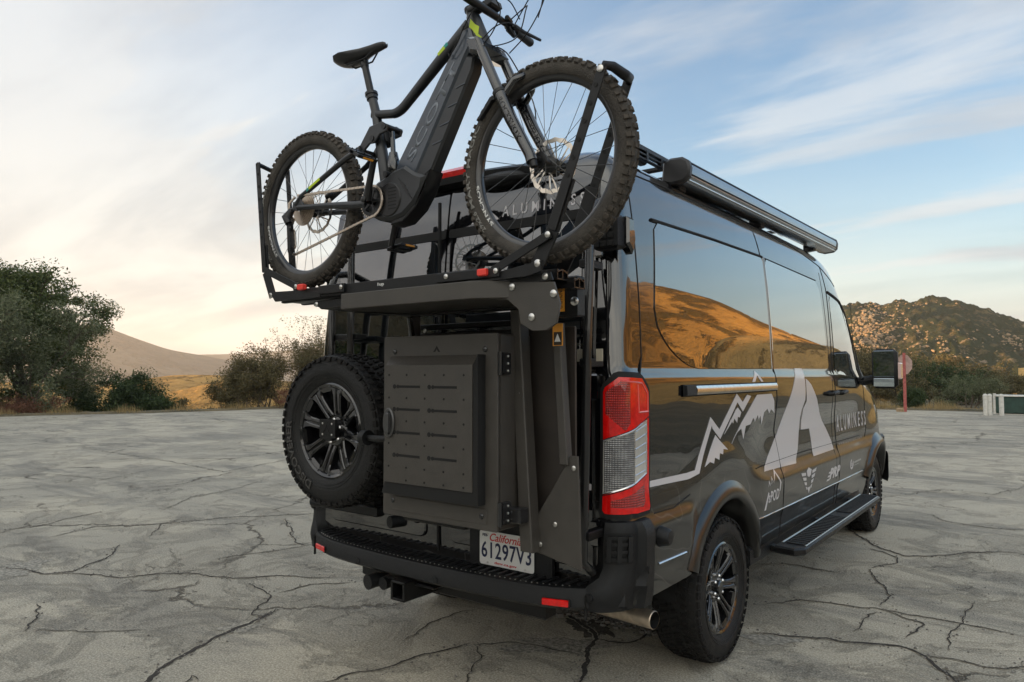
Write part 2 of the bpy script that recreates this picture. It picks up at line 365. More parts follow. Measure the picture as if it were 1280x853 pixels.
# ---- crack lines on the asphalt: flat strips, dirt and crack shadow in one dark colour
mt = mat('crack_dirt_and_shadow', (.035, .03, .026), 1., noise_amt=.5, nscale=60, vec='Generated'); M['crack'] = mt; M['margin'] = mat('crumbled_crack_edge', (.36, .335, .275), 1., noise_amt=.5, nscale=60, bump=1., bscale=90)
mt = mat('broken_asphalt', (.16, .15, .135), .95, noise_amt=.35, nscale=30); M['rubble'] = mt
CR = [  # polylines in metres on the lot, with widths in mm
 (16, [(-1.06, -0.89), (-1.27, -0.69), (-1.39, -0.44), (-1.45, -0.24), (-1.49, -0.09), (-1.52, 0.1), (-1.55, 0.2), (-1.59, 0.24)]),
 (7, [(-1.59, 0.24), (-1.55, 0.11), (-1.62, 0.09), (-1.74, 0.2), (-1.81, 0.35), (-1.9, 0.41), (-2.11, 0.41), (-2.23, 0.44)]),
 (9, [(-4.17, -0.48), (-3.94, -0.39), (-3.67, -0.35), (-3.57, -0.19), (-3.75, 0.08), (-4.04, 0.35), (-4.17, 0.43)]),
 (9, [(-3.65, -0.36), (-3.53, -0.21), (-3.13, -0.04), (-2.98, 0.18), (-2.76, 0.34), (-2.43, 0.44), (-2.24, 0.64), (-2.03, 0.8), (-1.86, 0.92)]),
 (6, [(-4.95, 0.14), (-5.15, 0.63), (-4.81, 0.93), (-4.65, 1.3), (-4.45, 1.75), (-4.18, 2.01), (-3.89, 2.4)]),
 (6, [(-5.65, -0.02), (-5.57, 0.22), (-5.74, 0.57), (-5.86, 1.0)]),
 (5, [(-4.26, 0.71), (-4.73, 1.09), (-4.84, 1.35)]),
 (7, [(-4.01, 1.98), (-3.57, 1.74), (-3.02, 1.42), (-2.87, 1.39), (-2.75, 1.55)]),
 (5, [(-3.06, 0.64), (-2.95, 1.04), (-2.84, 1.37)]),
 (6, [(-2.42, -0.89), (-2.68, -0.74), (-2.92, -0.64)]),
 (4, [(-2.42, -0.86), (-2.09, -0.64), (-1.86, -0.47)]),
 (8, [(-0.44, -0.32), (-0.42, -0.13), (-0.35, 0.01), (-0.34, 0.22), (-0.27, 0.41), (-0.21, 0.54)]),
 (5, [(-0.59, 0.35), (-0.62, 0.64), (-0.63, 0.91), (-0.58, 1.04)]),
 (4, [(-0.21, 0.54), (-0.09, 0.44), (-0.01, 0.29), (0.11, 0.1)]),
 (5, [(-1.88, 0.43), (-1.84, 0.69), (-1.67, 0.92)]),
 (4, [(-0.97, -0.74), (-1.06, -0.62), (-0.98, -0.61)]),
 (14, [(0.55, 0.41), (0.41, 0.69), (0.33, 0.87), (0.3, 1.02), (0.17, 1.16), (-0.04, 1.26), (-0.19, 1.3)]),
 (10, [(0.3, 1.02), (0.43, 1.05), (0.49, 1.17), (0.52, 1.43)]),
 (6, [(-0.21, 0.54), (-0.05, 0.68), (0.23, 0.75), (0.34, 0.79)]),
 (12, [(0.96, 1.65), (1.06, 1.7), (1.23, 1.76), (1.38, 1.82), (1.55, 1.89), (1.72, 1.93), (1.83, 1.87), (1.92, 1.71), (1.99, 1.51)]),
 (10, [(0.65, 5.18), (0.88, 4.78), (1.16, 4.34), (1.37, 4.16), (1.56, 4.25), (1.78, 4.58), (1.99, 4.8), (2.18, 4.82)]),
 (6, [(1.08, 4.25), (1.21, 4.21), (1.35, 4.06), (1.33, 3.83), (1.24, 3.56)]),
 (6, [(0.46, 3.14), (0.69, 3.31), (0.95, 3.31), (1.1, 3.29)]),
 (7, [(1.22, 3.54), (1.36, 3.18), (1.47, 2.91), (1.46, 2.64)]),
 (6, [(0.79, 2.17), (1.01, 2.46), (1.25, 2.51), (1.47, 2.57), (1.65, 2.55), (1.84, 2.57), (2.03, 2.58), (2.24, 2.53)]),
 (5, [(1.47, 2.57), (1.67, 2.47), (1.73, 2.44), (1.73, 2.24), (1.7, 2.09)]),
 (6, [(1.32, 6.25), (1.46, 5.95), (1.81, 5.84), (2.18, 5.95)]),
 (5, [(1.93, 3.11), (1.91, 2.57), (1.9, 2.24), (1.91, 2.03)]),
 (5, [(1.79, 1.84), (1.93, 1.9), (2.07, 1.89), (2.17, 1.93), (2.27, 2.1)]),
 (5, [(1.42, 2.03), (1.43, 2.29), (1.46, 2.5)]),
 (5, [(-13.24, 3.68), (-9.99, 3.67), (-7.72, 3.52), (-8.23, 5.02), (-7.34, 5.01)]),
 (4, [(-6.85, 8.55), (-5.92, 10.06)]),
 (4, [(-9.48, 1.16), (-9.66, 1.83), (-8.31, 2.05), (-8.95, 3.16)]),
 (4, [(0.8, 7.34), (1.21, 8.26), (1.73, 8.2), (2.11, 9.27)]),
 (4, [(-0.33, 13.52), (0.4, 15.75), (1.42, 15.65)]),
 (4, [(-5.37, 1.37), (-5.96, 2.05), (-6.15, 2.81), (-6.52, 3.41)])
]
def crack_mesh(mb, pts, wd, seed, step=.02, marg=0):
    rnd = random.Random(seed); q = []
    P_ = [Vector((p[0], p[1], 0)) for p in pts]
    L = 0
    for a, b in zip(P_[:-1], P_[1:]):
        n = max(2, int((b - a).length / step))
        for i in range(n): q.append(a.lerp(b, i / n))
    q.append(P_[-1]); n = len(q); vs = []; off = 0
    for i, p in enumerate(q):
        a = q[max(0, i - 1)]; b = q[min(n - 1, i + 1)]; d = (b - a).normalized(); s_ = Vector((-d.y, d.x, 0))
        sd_ = 3.1 * seed
        p = p + s_ * (.045 * noise.noise((p.x * 3.5 + sd_, p.y * 3.5, 0)) + .018 * noise.noise((p.x * 16 + sd_, p.y * 16, 1)) + .006 * noise.noise((p.x * 60, p.y * 60, 2)))
        t = i / (n - 1); ww = (1 + marg * (.5 + 1.6 * noise.noise((p.x * 9, p.y * 9, 9)))) * wd * .001 * min(1, 6 * t + .15, 6 * (1 - t) + .15) * (.75 + 1.1 * abs(noise.noise((p.x * 4 + sd_, p.y * 4, 4))) + .5 * rnd.random())
        vs += [(*(p + s_ * ww * .5).xy, .0042 - .0018 * marg + seed * .00004), (*(p - s_ * ww * .5).xy, .0042 - .0018 * marg + seed * .00004)]
    mb.add(vs, [(2 * i, 2 * i + 2, 2 * i + 3, 2 * i + 1) for i in range(n - 1)])
for i, (wd, pts) in enumerate(CR):
    wd *= 1.3
    mb = MB(); crack_mesh(mb, pts, wd, i + 1)
    rnd = random.Random(i)
    o = mb.build('pavement_crack', M['crack'], smooth=None); struct(o)
    mb = MB(); crack_mesh(mb, pts, wd, i + 1, .02, 1); struct(mb.build('crack_edge', M['margin'], smooth=None))
# rubble where the asphalt has broken out behind the van
mb = MB(); rnd = random.Random(3)
def pebble(mb, x, y, s, z=0.):
    bm = [(sin(a) * s * rnd.uniform(.7, 1.2), cos(a) * s * rnd.uniform(.7, 1.2)) for a in [j * 2 * pi / 6 + rnd.uniform(-.3, .3) for j in range(6)]]
    hh = s * rnd.uniform(.4, .8)
    mb.add([(x + a, y + b, z) for a, b in bm] + [(x + a * .7, y + b * .7, z + hh) for a, b in bm], [tuple(range(6, 12))] + [(j, (j + 1) % 6, 6 + (j + 1) % 6, 6 + j) for j in range(6)])
for k in range(260):
    t = rnd.random(); cx_, cy_ = (-0.19, 0.55), (1.3, 1.37)
    pebble(mb, cx_[0] + (cx_[1] - cx_[0]) * t + rnd.gauss(0, .07), cy_[0] + (cy_[1] - cy_[0]) * t + rnd.gauss(0, .05), abs(rnd.gauss(.008, .007)) + .004, .003)
for wd, pts in CR:
    for (ax, ay), (bx_, by_) in zip(pts[:-1], pts[1:]):
        for _ in range(int(math.hypot(bx_ - ax, by_ - ay) * wd * 3.2)):
            t = rnd.random(); pebble(mb, ax + (bx_ - ax) * t + rnd.gauss(0, .03), ay + (by_ - ay) * t + rnd.gauss(0, .03), rnd.uniform(.003, .009), .002)
for k in range(2600):
    a_ = rnd.uniform(-80, 5); d_ = 2.2 + 14 * rnd.random() ** 1.6; p = polar(a_, d_); pebble(mb, p.x, p.y, rnd.uniform(.002, .006), 0)
tag(mb.build('rubble', M['rubble'], smooth=None), kind='stuff', label='loose crumbs of broken asphalt scattered on the lot', cat='rubble')
# worn-through dark patches
mt = mat('worn_patch', (.255, .24, .205), .95, noise_amt=.6, nscale=40, bump=.8, bscale=120); M['patch'] = mt; M['hole'] = mat('broken_out_earth', (.075, .066, .052), 1., noise_amt=.6, nscale=30, bump=1., bscale=60)
for j, (px_, py_, ra, rb, ro) in enumerate([(0.15, 1.23, 0.13, 0.2, 0.67), (-1.48, -0.09, 0.1, 0.08, 0.64), (0.19, 0.82, 0.26, 0.14, 0.65), (-3.99, -0.43, 0.15, 0.28, 0.64), (1.07, 1.61, 0.14, 0.09, 0.63)]):
    n = 90; zp = .0015 + j * .0002; vs = [(px_, py_, zp)]
    for i in range(n):
        t = 2 * pi * i / n; rr = 1 + .55 * noise.noise((cos(t) * 1.5 + j * 5, sin(t) * 1.5, 0)) + .30 * noise.noise((cos(t) * 6 + j * 5, sin(t) * 6, 1)) + .15 * noise.noise((cos(t) * 20 + j, sin(t) * 20, 2))
        a, b = ra * rr * cos(t), rb * rr * sin(t); vs.append((px_ + a * cos(ro) - b * sin(ro), py_ + a * sin(ro) + b * cos(ro), zp))
    mb = MB(); mb.add(vs, [(0, 1 + i, 1 + (i + 1) % n) for i in range(n)]); struct(mb.build('worn_patch', M['hole'] if j == 0 else M['patch'], smooth=None))
# low kerb of dirt and a pale road beyond the lot on the left
mb = MB(); mb.grid(lambda A, t: polar(A, lot_edge(A) + (.05, .25, .6, 1.1)[t] + .1 * noise.noise((A, t, 0)), (-.03, .05, .07, -.14)[t] + .035 * noise.noise((A * 1.7, t * 3, 0))), [i * .5 for i in range(-200, 60)], [0, 1, 2, 3])
struct(mb.build('dirt_edge', M['terrain']))
# ================================================================ HILLS
def hill_mat(name, cols, sc, rock=0., green=.5, rk=(.42, .36, .27), thr=(.45, .58)):
    mt = mat(name, cols[0], .95); g = G(mt); P = g.pos()
    shrub = g.noise(P, sc, 6, .72, .2, thr[0], thr[1]); broad = g.noise(P, sc * .12, 5, .6, .4, .42, .6); f = g.noise(P, sc * 5, 5, .7)
    c = g.mix(broad, cols[0], cols[1]); c = g.mix(g.m('MULTIPLY', shrub, green), c, cols[2])
    if rock:
        rr = g.m('MULTIPLY', g.noise(P, sc * .9, 6, .7, .6, .56, .62), g.noise(P, sc * .14, 3, .5, 0, .62 - rock * .3, .72 - rock * .3)); c = g.mix(rr, c, rk)
    c = g.mix(g.rng(f, .3, .7), g.mix(.3, c, (.02, .02, .015)), c); g.link(c, g.b.inputs['Base Color'])
    g.link(g.bump(g.m('ADD', g.m('MULTIPLY', shrub, 1.), f), .9, 1.2 / sc * .1), g.b.inputs['Normal']); g.b.inputs['Specular IOR Level'].default_value = .1
    return mt
M['mountain'] = hill_mat('far_mountain', [(.12, .11, .075), (.09, .085, .06), (.05, .06, .035)], .02, 0, .7)
M['golden'] = hill_mat('golden_hill', [(.46, .28, .09), (.34, .21, .07), (.09, .085, .035)], .10, 0, .6, thr=(.52, .60))
M['rocky'] = hill_mat('rocky_hill', [(.15, .12, .06), (.10, .085, .042), (.030, .040, .017)], .22, .35, .95, (.30, .23, .15), (.38, .50))
M['grassy'] = hill_mat('grassy_hill', [(.60, .34, .09), (.42, .24, .07), (.10, .075, .026)], .09, 0, .85, thr=(.45, .55)); M['sandy'] = hill_mat('sunlit_sand_hill', [(.68, .42, .15), (.56, .34, .12), (.18, .12, .04)], .12, 0, .7, thr=(.54, .62))
M['brushy'] = hill_mat('unseen_brushy_ridge', [(.13, .10, .05), (.09, .08, .04), (.03, .035, .018)], .12, 0, .8)
def hill(name, mt, prof, R0, Rc, R1, zb, da=.5, amp=.10, ns=.02, nr=22, ridge=1.0, fine=0.):
    """prof = [(azimuth, elevation in degrees of the crest as seen from the lot)]"""
    a0, a1 = prof[0][0], prof[-1][0]; na = int((a1 - a0) / da) + 1
    azs_ = [a0 + (a1 - a0) * i / (na - 1) for i in range(na)]
    ts = [i / (nr - 1) for i in range(nr)]
    def f(A, t):
        el = sm_tab(prof, A); zc_ = CAM.z + Rc * tan(R(el))
        d = R0 + (Rc - R0) * (t / .62) if t < .62 else Rc + (R1 - Rc) * (t - .62) / .38
        p = polar(A, d)
        k = (t / .62) if t < .62 else 1 - (t - .62) / .38
        k = k ** ridge
        k = k * k * (3 - 2 * k) * .45 + k * .55
        hh = zc_ - zb
        nz = noise.fractal((p.x * ns, p.y * ns, 1.3), .9, 2.1, 5)
        rg = abs(noise.noise((p.x * ns * 1.3 + 7, p.y * ns * 1.3, 0)))
        env = (1 - abs(2 * k - 1)) * 1.2 + .12 * k
        fz_ = fine * (noise.fractal((p.x * .13, p.y * .13, 5.), .7, 2.2, 5) + .8 * abs(noise.noise((p.x * .3, p.y * .3, 2)))) * min(1, 4 * k) if fine else 0
        z = zb + hh * k + fz_ + hh * amp * nz * env - hh * amp * 1.6 * rg * env
        return (p.x, p.y, z)
    mb = MB(); mb.grid(f, azs_, ts); o = struct(mb.build(name, mt, smooth=80)); return o
def pa(x): return math.degrees(math.atan((x - 640) / 893)) - 37.3
def pe(x, y): return math.degrees(math.atan((466.3 - y) / 893 * cos(R(pa(x) + 37.3))))
def prof(pts, pre=(), post=()): return list(pre) + [(pa(x), pe(x, y)) for x, y in pts] + list(post)
hill('mountain', M['mountain'], prof([(-60, 440), (40, 420), (110, 404), (130, 408), (175, 424), (215, 437), (250, 443), (290, 450), (330, 452)]), 900, 1500, 2100, -40, .4, .07, .004, 20)
hill('mountain', M['mountain'], prof([(200, 448), (240, 444), (280, 443), (320, 441), (400, 436), (460, 440), (560, 446), (700, 452), (900, 455), (1050, 460)]), 1500, 2100, 2800, -40, .5, .07, .003, 14)
hill('golden_hill', M['golden'], prof([(-80, 474), (60, 478), (150, 480), (190, 472), (225, 468), (262, 467), (300, 470), (345, 474), (420, 480)]), 130, 230, 330, -16, .35, .14, .02, 26)
hill('golden_hill', M['golden'], prof([(190, 492), (222, 487), (262, 478), (300, 473), (345, 476), (420, 492)]), 85, 140, 190, -14, .35, .12, .03, 24)
hill('rocky_hill', M['rocky'], prof([(960, 400), (1020, 388), (1060, 381), (1088, 377), (1105, 383), (1125, 378), (1150, 375), (1175, 375), (1200, 378), (1222, 386), (1245, 392), (1280, 404), (1330, 424), (1400, 446)]), 170, 330, 480, -3, .10, .16, .018, 120, 1., 2.2)
hill('golden_hill', M['golden'], prof([(1180, 497), (1215, 494), (1245, 486), (1280, 480), (1340, 472), (1420, 476)]), 60, 85, 110, -1, .3, .08, .05, 14)
# golden grass hills to the right of the road, outside the frame but mirrored in the van's side
hill('grassy_hill', M['grassy'], [(3, 1.0), (10, 1.6), (13, 3.6), (16, 5.6), (20, 8.6), (26, 11.0), (32, 12), (42, 12.5), (55, 11), (75, 9), (90, 6), (100, 3)], 60, 150, 240, -2, .6, .16, .022, 34)
hill('grassy_hill', M['sandy'], [(-2, .3), (5, 1.0), (11, 3.2), (17, 4.6), (22, 2.2), (28, 1.6), (34, 5.2), (45, 5.6), (60, 4.6), (80, 3), (96, 2)], 46, 62, 90, -1, .5, .12, .05, 22)
# wooded ridges behind the tripod and to the left, outside the frame (the left one is added, shaped to shade the lot)
hill('unseen_brushy_ridge', M['brushy'], [(-172, 5), (-155, 8), (-138, 11), (-115, 13), (-100, 13.2), (-88, 13.2), (-80, 11), (-75.5, 7)], 55, 95, 140, -2, .8, .10, .03, 18)
hill('unseen_brushy_ridge', M['brushy'], [(96, 3), (115, 5), (135, 7), (150, 6.5), (165, 7.5), (180, 6.5), (196, 6)], 60, 105, 150, -2, .8, .12, .03, 18)
# boulders on the rocky hill
M['boulder'] = mat('granite', (.30, .215, .13), .9, noise_amt=.3, nscale=3, bump=.8, bscale=2, vec='Generated')
def stone(mb, p, s, rnd):
    vs = []; nu, nv = 4, 6
    sx, sy, sz = s * rnd.uniform(.8, 1.4), s * rnd.uniform(.8, 1.3), s * rnd.uniform(.6, 1.1); k = rnd.random() * 50
    for i in range(nu):
        th = pi * (i + .5) / nu
        for j in range(nv):
            ph = 2 * pi * j / nv; d = Vector((sin(th) * cos(ph), sin(th) * sin(ph), cos(th))); q = 1 + .75 * noise.noise(d * 1.9 + Vector((k, 0, 0)))
            vs.append((p[0] + d.x * sx * q, p[1] + d.y * sy * q, p[2] + d.z * sz * q))
    fs = [(i * nv + j, i * nv + (j + 1) % nv, (i + 1) * nv + (j + 1) % nv, (i + 1) * nv + j) for i in range(nu - 1) for j in range(nv)]
    mb.add(vs, fs + [tuple(range(nv))[::-1], tuple((nu - 1) * nv + j for j in range(nv))])
from mathutils.bvhtree import BVHTree
rh = bpy.data.objects['rocky_hill']; bv = BVHTree.FromPolygons([v.co for v in rh.data.vertices], [tuple(p.vertices) for p in rh.data.polygons])
def on_hill(x, y):
    d = Vector(((x - 640) / 893, 1, (426.5 - y) / 893)); d = cam.rotation_euler.to_matrix() @ Vector((d.x, d.z, -1)); h_ = bv.ray_cast(CAM, d.normalized()); return h_[0]
mb = MB(); rnd = random.Random(11)
def strew(n, cx, cy, sx, sy, s0, s1, rot=0.):
    for _ in range(n):
        a, b = rnd.gauss(0, sx), rnd.gauss(0, sy); x = cx + a * cos(rot) - b * sin(rot); y = cy + a * sin(rot) + b * cos(rot)
        p = on_hill(x, y)
        if p is not None: stone(mb, p, rnd.uniform(s0, s1), rnd)
strew(330, 1084, 416, 13, 20, .15, .62); strew(160, 1102, 424, 16, 14, .15, .6); strew(80, 1090, 390, 12, 6, .15, .5); strew(70, 1150, 418, 28, 7, .15, .5, .6)
strew(30, 1185, 440, 26, 12, .10, .35, .7); strew(20, 1210, 420, 22, 6, .12, .4, .3); strew(50, 1262, 426, 12, 5, .12, .5, .2); strew(40, 1130, 380, 30, 3, .12, .4)
tag(mb.build('boulders', M['boulder'], smooth=None), kind='stuff', label='pale granite boulders strewn over the rocky hillside', cat='boulders')
# ================================================================ VEGETATION
def leaf_mat(name, c1, c2, tr=.25):
    mt = bpy.data.materials.new(name); mt.use_nodes = True; g = G(mt); b = g.b
    ri = g.n('ShaderNodeNewGeometry').outputs['Random Per Island']
    c = g.mix(ri, c1, c2); c = g.mix(g.noise(g.pos(), 1.3, 3, .5, 0, .35, .65), g.mix(.35, c, c1), c)
    g.link(c, b.inputs['Base Color']); b.inputs['Roughness'].default_value = .6; b.inputs['Specular IOR Level'].default_value = .25
    tl = g.n('ShaderNodeBsdfTranslucent', {'Color': c}); ms = g.n('ShaderNodeMixShader', {0: tr, 1: b.outputs[0], 2: tl.outputs[0]})
    g.link(ms.outputs[0], mt.node_tree.nodes['Material Output'].inputs[0]); return mt
M['bark'] = mat('bark', (.09, .07, .05), .95, noise_amt=.4, nscale=8, bump=.6, bscale=30)
M['twig'] = mat('dry_twigs', (.20, .15, .09), .95, noise_amt=.4, nscale=8)
def limb(mb, p, d, L, r, depth, rnd, tips, n=5, spread=.65, gravity=.0, seg=4):
    pts = [p]; rr = [r]
    for i in range(seg):
        d = (d + Vector((rnd.gauss(0, .16), rnd.gauss(0, .16), rnd.gauss(0, .10) + gravity))).normalized(); p = p + d * L / seg; pts.append(p); rr.append(r * (1 - .5 * (i + 1) / seg))
    mb.tube(pts, rr, n, cap=False)
    if depth == 0: tips.append(p); return
    for k in range(rnd.choice((2, 3, 3))):
        q = pts[rnd.randint(seg // 2, seg)]
        nd = (d + Vector((rnd.gauss(0, spread), rnd.gauss(0, spread), rnd.gauss(.05, spread * .55)))).normalized()
        limb(mb, q, nd, L * rnd.uniform(.6, .85), r * .55, depth - 1, rnd, tips, max(3, n - 1), spread, gravity, seg)
    tips.append(p)
def leaves(name, centers, rads, n, size, mt, parent, seed, flat=.8, stretch=1.6):
    rg = np.random.default_rng(seed); centers = np.array([tuple(c) for c in centers]); k = len(centers); rads = np.array(rads) if hasattr(rads, '__len__') else np.full(k, rads)
    idx = rg.integers(0, k, n); d = rg.normal(size=(n, 3)); d /= np.linalg.norm(d, axis=1)[:, None]
    rad = rg.random(n) ** .5; ctr = centers[idx] + d * (rads[idx] * rad)[:, None] * np.array([1, 1, flat])
    a = rg.normal(size=(n, 3)); a /= np.linalg.norm(a, axis=1)[:, None]; b = np.cross(a, rg.normal(size=(n, 3))); b /= np.linalg.norm(b, axis=1)[:, None]
    s = size * rg.uniform(.6, 1.35, n)[:, None]; a = a * s * stretch; b = b * s
    V = np.stack([ctr - a, ctr - b * .6, ctr + a, ctr + b * .6], 1).reshape(-1, 3); F = np.arange(4 * n).reshape(-1, 4)
    return npmesh(name, V, F, mt, parent)
def tree(name, A, d, H, W, label, cat, lm, n, lsize, seed, depth=3, z0=None, trunk=.16, clump=.5, base=.25, stems=1, group=None, flat=.8, twig='bark', spread=.65, fill=0, squash=1.):
    rnd = random.Random(seed); p = polar(A, d, gz(A, d) if z0 is None else z0)
    root = empty(name, p, label, cat, group); mb = MB(); tips = []
    for s_ in range(stems):
        a = rnd.random() * 2 * pi; q = p + Vector((cos(a), sin(a), 0)) * (.12 * W if stems > 1 else 0)
        dr = Vector((cos(a) * (.5 if stems > 1 else .1), sin(a) * (.5 if stems > 1 else .1), 1)).normalized()
        limb(mb, q, dr, H * .36, trunk, depth, rnd, tips, 7, spread)
    # fit the tips into the crown envelope
    T = np.array([tuple(t) for t in tips]); pz = p.z
    if len(T):
        zr = T[:, 2].max() - pz; fz = H * .93 / max(zr, .1); rr = np.percentile(np.hypot(T[:, 0] - p.x, T[:, 1] - p.y), 90); fr = W * .45 / max(rr, .1)
        mb.v = [((v[0] - p.x) * (1 + (fr - 1) * min(1, (v[2] - pz) / (H * .3 + .01))) + p.x, (v[1] - p.y) * (1 + (fr - 1) * min(1, max(0, v[2] - pz) / (H * .3 + .01))) + p.y, (v[2] - pz) * fz + pz) for v in mb.v]
        T = np.stack([(T[:, 0] - p.x) * fr + p.x, (T[:, 1] - p.y) * fr + p.y, (T[:, 2] - pz) * fz + pz], 1)
    mb.build('trunk', M[twig], root, smooth=60)
    ex = []
    for _ in range(fill):
        th = rnd.random() * 2 * pi; u = rnd.random() ** .4; zz = base + (1 - base) * rnd.random(); env = sqrt(max(0, 1 - ((zz - .42) / .60) ** 2)); ex.append((p.x + cos(th) * W * .46 * u * env, p.y + sin(th) * W * .46 * u * env, pz + H * zz * .95))
    C = [t for t in T if t[2] > pz + H * base] + ex
    rads = [clump * rnd.uniform(.55, 1.3) for _ in C]
    leaves('crown', C, rads, n, lsize, lm, root, seed, flat); return root
LM = {'oak': leaf_mat('oak_leaves', (.045, .070, .020), (.13, .145, .045)), 'sage': leaf_mat('sage_leaves', (.10, .12, .06), (.20, .21, .12)), 'dark': leaf_mat('dark_leaves', (.032, .055, .02), (.085, .115, .042)),
      'dry': leaf_mat('dry_leaves', (.16, .12, .055), (.30, .22, .10), .4), 'scrub': leaf_mat('scrub_leaves', (.08, .072, .034), (.19, .155, .07)), 'red': leaf_mat('russet_stems', (.14, .06, .035), (.24, .12, .07))}
def at(px): return pa(px)
tree('oak_tree', at(32), 36, 6.9, 5.2, 'large dark evergreen oak at the left edge, tallest tree beyond the lot', 'tree', LM['oak'], 46000, .040, 21, 4, trunk=.3, clump=.50, base=.10, fill=60)
tree('oak_tree', at(-45), 38, 7.4, 8.0, 'dark oak cut off by the left edge behind the grey green shrub', 'tree', LM['oak'], 30000, .05, 22, 4, trunk=.3, clump=.8, base=.12, fill=60)
tree('oak_tree', at(96), 41, 5.6, 2.6, 'small sparse oak with see through top right of the large oak', 'tree', LM['oak'], 9000, .045, 23, 3, trunk=.14, clump=.5, base=.1, fill=10)
tree('shrub', at(-2), 33.5, 5.2, 6.0, 'tall pale grey green shrub at the far left edge', 'shrub', LM['sage'], 42000, .034, 24, 3, stems=5, trunk=.06, clump=.6, base=.02, fill=80)
tree('shrub', at(158), 35, 2.75, 3.9, 'rounded dark green bush standing alone right of the oaks', 'shrub', LM['dark'], 32000, .036, 25, 3, stems=5, trunk=.05, clump=.42, base=.02, fill=60)
tree('shrub', at(222), 35.5, 1.5, 3.2, 'low olive scrub between the dark bush and the golden hill', 'shrub', LM['scrub'], 9000, .03, 26, 2, stems=5, trunk=.03, clump=.3, base=0., fill=24)
for px_, d_, H_, W_, lb, sd_, k_ in ((52, 32.4, 1.2, 2.2, 'russet dry brush at the foot of the grey green shrub', 27, 'red'), (18, 32.2, .8, 1.6, 'low russet brush against the left edge of the photo', 28, 'red'), (372, 31.6, 1.1, 2.0, 'russet dry brush beside the spare wheel', 29, 'red')):
    tree('dry_brush', at(px_), d_, H_, W_, lb, 'brush', LM[k_], 4500, .022, sd_, 3, stems=7, trunk=.02, clump=.2, base=0., fill=10, twig='twig')
tree('shrub', at(318), 33.5, 3.4, 3.6, 'olive scrub thicket, leftmost of the ones before the van', 'shrub', LM['scrub'], 24000, .03, 31, 3, stems=6, trunk=.04, clump=.42, base=.0, fill=46)
tree('shrub', at(372), 34.5, 4.9, 4.4, 'tall twiggy shrub with bare golden tips just left of the van', 'shrub', LM['scrub'], 26000, .026, 32, 4, stems=9, trunk=.08, clump=.34, base=.0, fill=60, twig='twig', spread=.5)
tree('shrub', at(440), 36.5, 4.2, 4.6, 'brown twiggy shrub partly hidden by the spare wheel', 'shrub', LM['dry'], 16000, .028, 33, 4, stems=7, trunk=.05, clump=.4, base=.0, fill=20, twig='twig', spread=.5)
tree('shrub', at(290), 35.5, 2.4, 2.0, 'low grey scrub at the left foot of the thicket', 'shrub', LM['scrub'], 9000, .028, 34, 3, stems=4, trunk=.03, clump=.32, base=.0, fill=14)
# bare upright twigs catching light above the shrubs
# right side beyond the mirror
for i, (px_, d_, H_, W_, lb, k_) in enumerate(((1112, 42, 3.0, 5, 'dark brush right behind the wing mirror', 'scrub'), (1158, 45, 2.6, 4.6, 'dark rounded scrub behind the red sign post', 'dark'), (1192, 46, 2.2, 4.2, 'dark scrub right of the red sign post', 'scrub'),
        (1228, 50, 1.6, 4.2, 'dark scrub behind the two white posts', 'scrub'), (1140, 35.5, .95, 1.2, 'small round bush at the foot of the sign post', 'dark'), (1075, 44, 3.4, 5, 'scrub directly behind the front of the van', 'scrub'), (1262, 56, 1.6, 3.4, 'low scrub behind the green container', 'scrub'),
        (1205, 39, 1.5, 3.0, 'pale low sage left of the white posts', 'sage'), (1300, 52, 1.6, 4, 'scrub cut off by the right edge of the photo', 'scrub'))):
    tree('shrub', at(px_), d_, H_, W_, lb, 'shrub', LM[k_], 12000, .04 if H_ > 1.5 else .02, 50 + i, 3, stems=5, trunk=.04, clump=.45 * H_ / 3 + .08, base=.0, fill=40)
# chaparral further up the slope
for i, (px_, d_, H_) in enumerate(((1090, 75, 3.4), (1130, 80, 4.2), (1172, 78, 3.6), (1215, 85, 2.6))):
    tree('shrub', at(px_), d_, H_, 9, ('brush bank at the foot of the sunlit boulders', 'tallest brush bank below the rocky hill', 'brush bank above the dark rounded scrub', 'brush bank above the white posts')[i], 'shrub', LM['scrub'], 12000, .08, 70 + i, 2, stems=5, trunk=.06, clump=1., base=.0, fill=60)
# trees behind the tripod, mirrored in the rear windows
for i, (A_, d_, H_, W_) in enumerate(((188, 31, 4.8, 8), (203, 33, 5.6, 8), (222, 33, 4.6, 9), (170, 33, 5.2, 8), (240, 34, 6.2, 9))):
    tree('oak_tree', A_ if A_ < 180 else A_ - 360, d_, H_, W_, ('oak directly behind the photographer', 'second oak behind the photographer, one step left', 'broad oak behind and left of the photographer', 'oak behind and right of the photographer', 'oak far left behind the photographer')[i], 'tree', LM['oak'], 14000, .09, 90 + i, 3, trunk=.3, clump=.9, base=.12, fill=50)
# grass tufts along the lot edge
rg = np.random.default_rng(5); n = 26000; A_ = rg.uniform(-76, 3, n)
dd = np.array([lot_edge(a) for a in A_]) + .2 + rg.exponential(.8, n); V = np.zeros((n, 3, 3))
bx = CAM.x + np.sin(np.radians(A_)) * dd; by = CAM.y + np.cos(np.radians(A_)) * dd; bz = np.array([gz(a, d) for a, d in zip(A_, dd)])
hh = rg.uniform(.05, .36, n) * (1 + .5 * np.sin(A_ * 1.7)); an = rg.uniform(0, 6.28, n); lx = rg.normal(0, .07, n); ly = rg.normal(0, .07, n); ww = .010
V[:, 0] = np.stack([bx - np.cos(an) * ww, by - np.sin(an) * ww, bz], 1); V[:, 1] = np.stack([bx + np.cos(an) * ww, by + np.sin(an) * ww, bz], 1); V[:, 2] = np.stack([bx + lx, by + ly, bz + hh], 1)
M['grass'] = leaf_mat('dry_grass', (.30, .22, .10), (.48, .36, .17), .4)
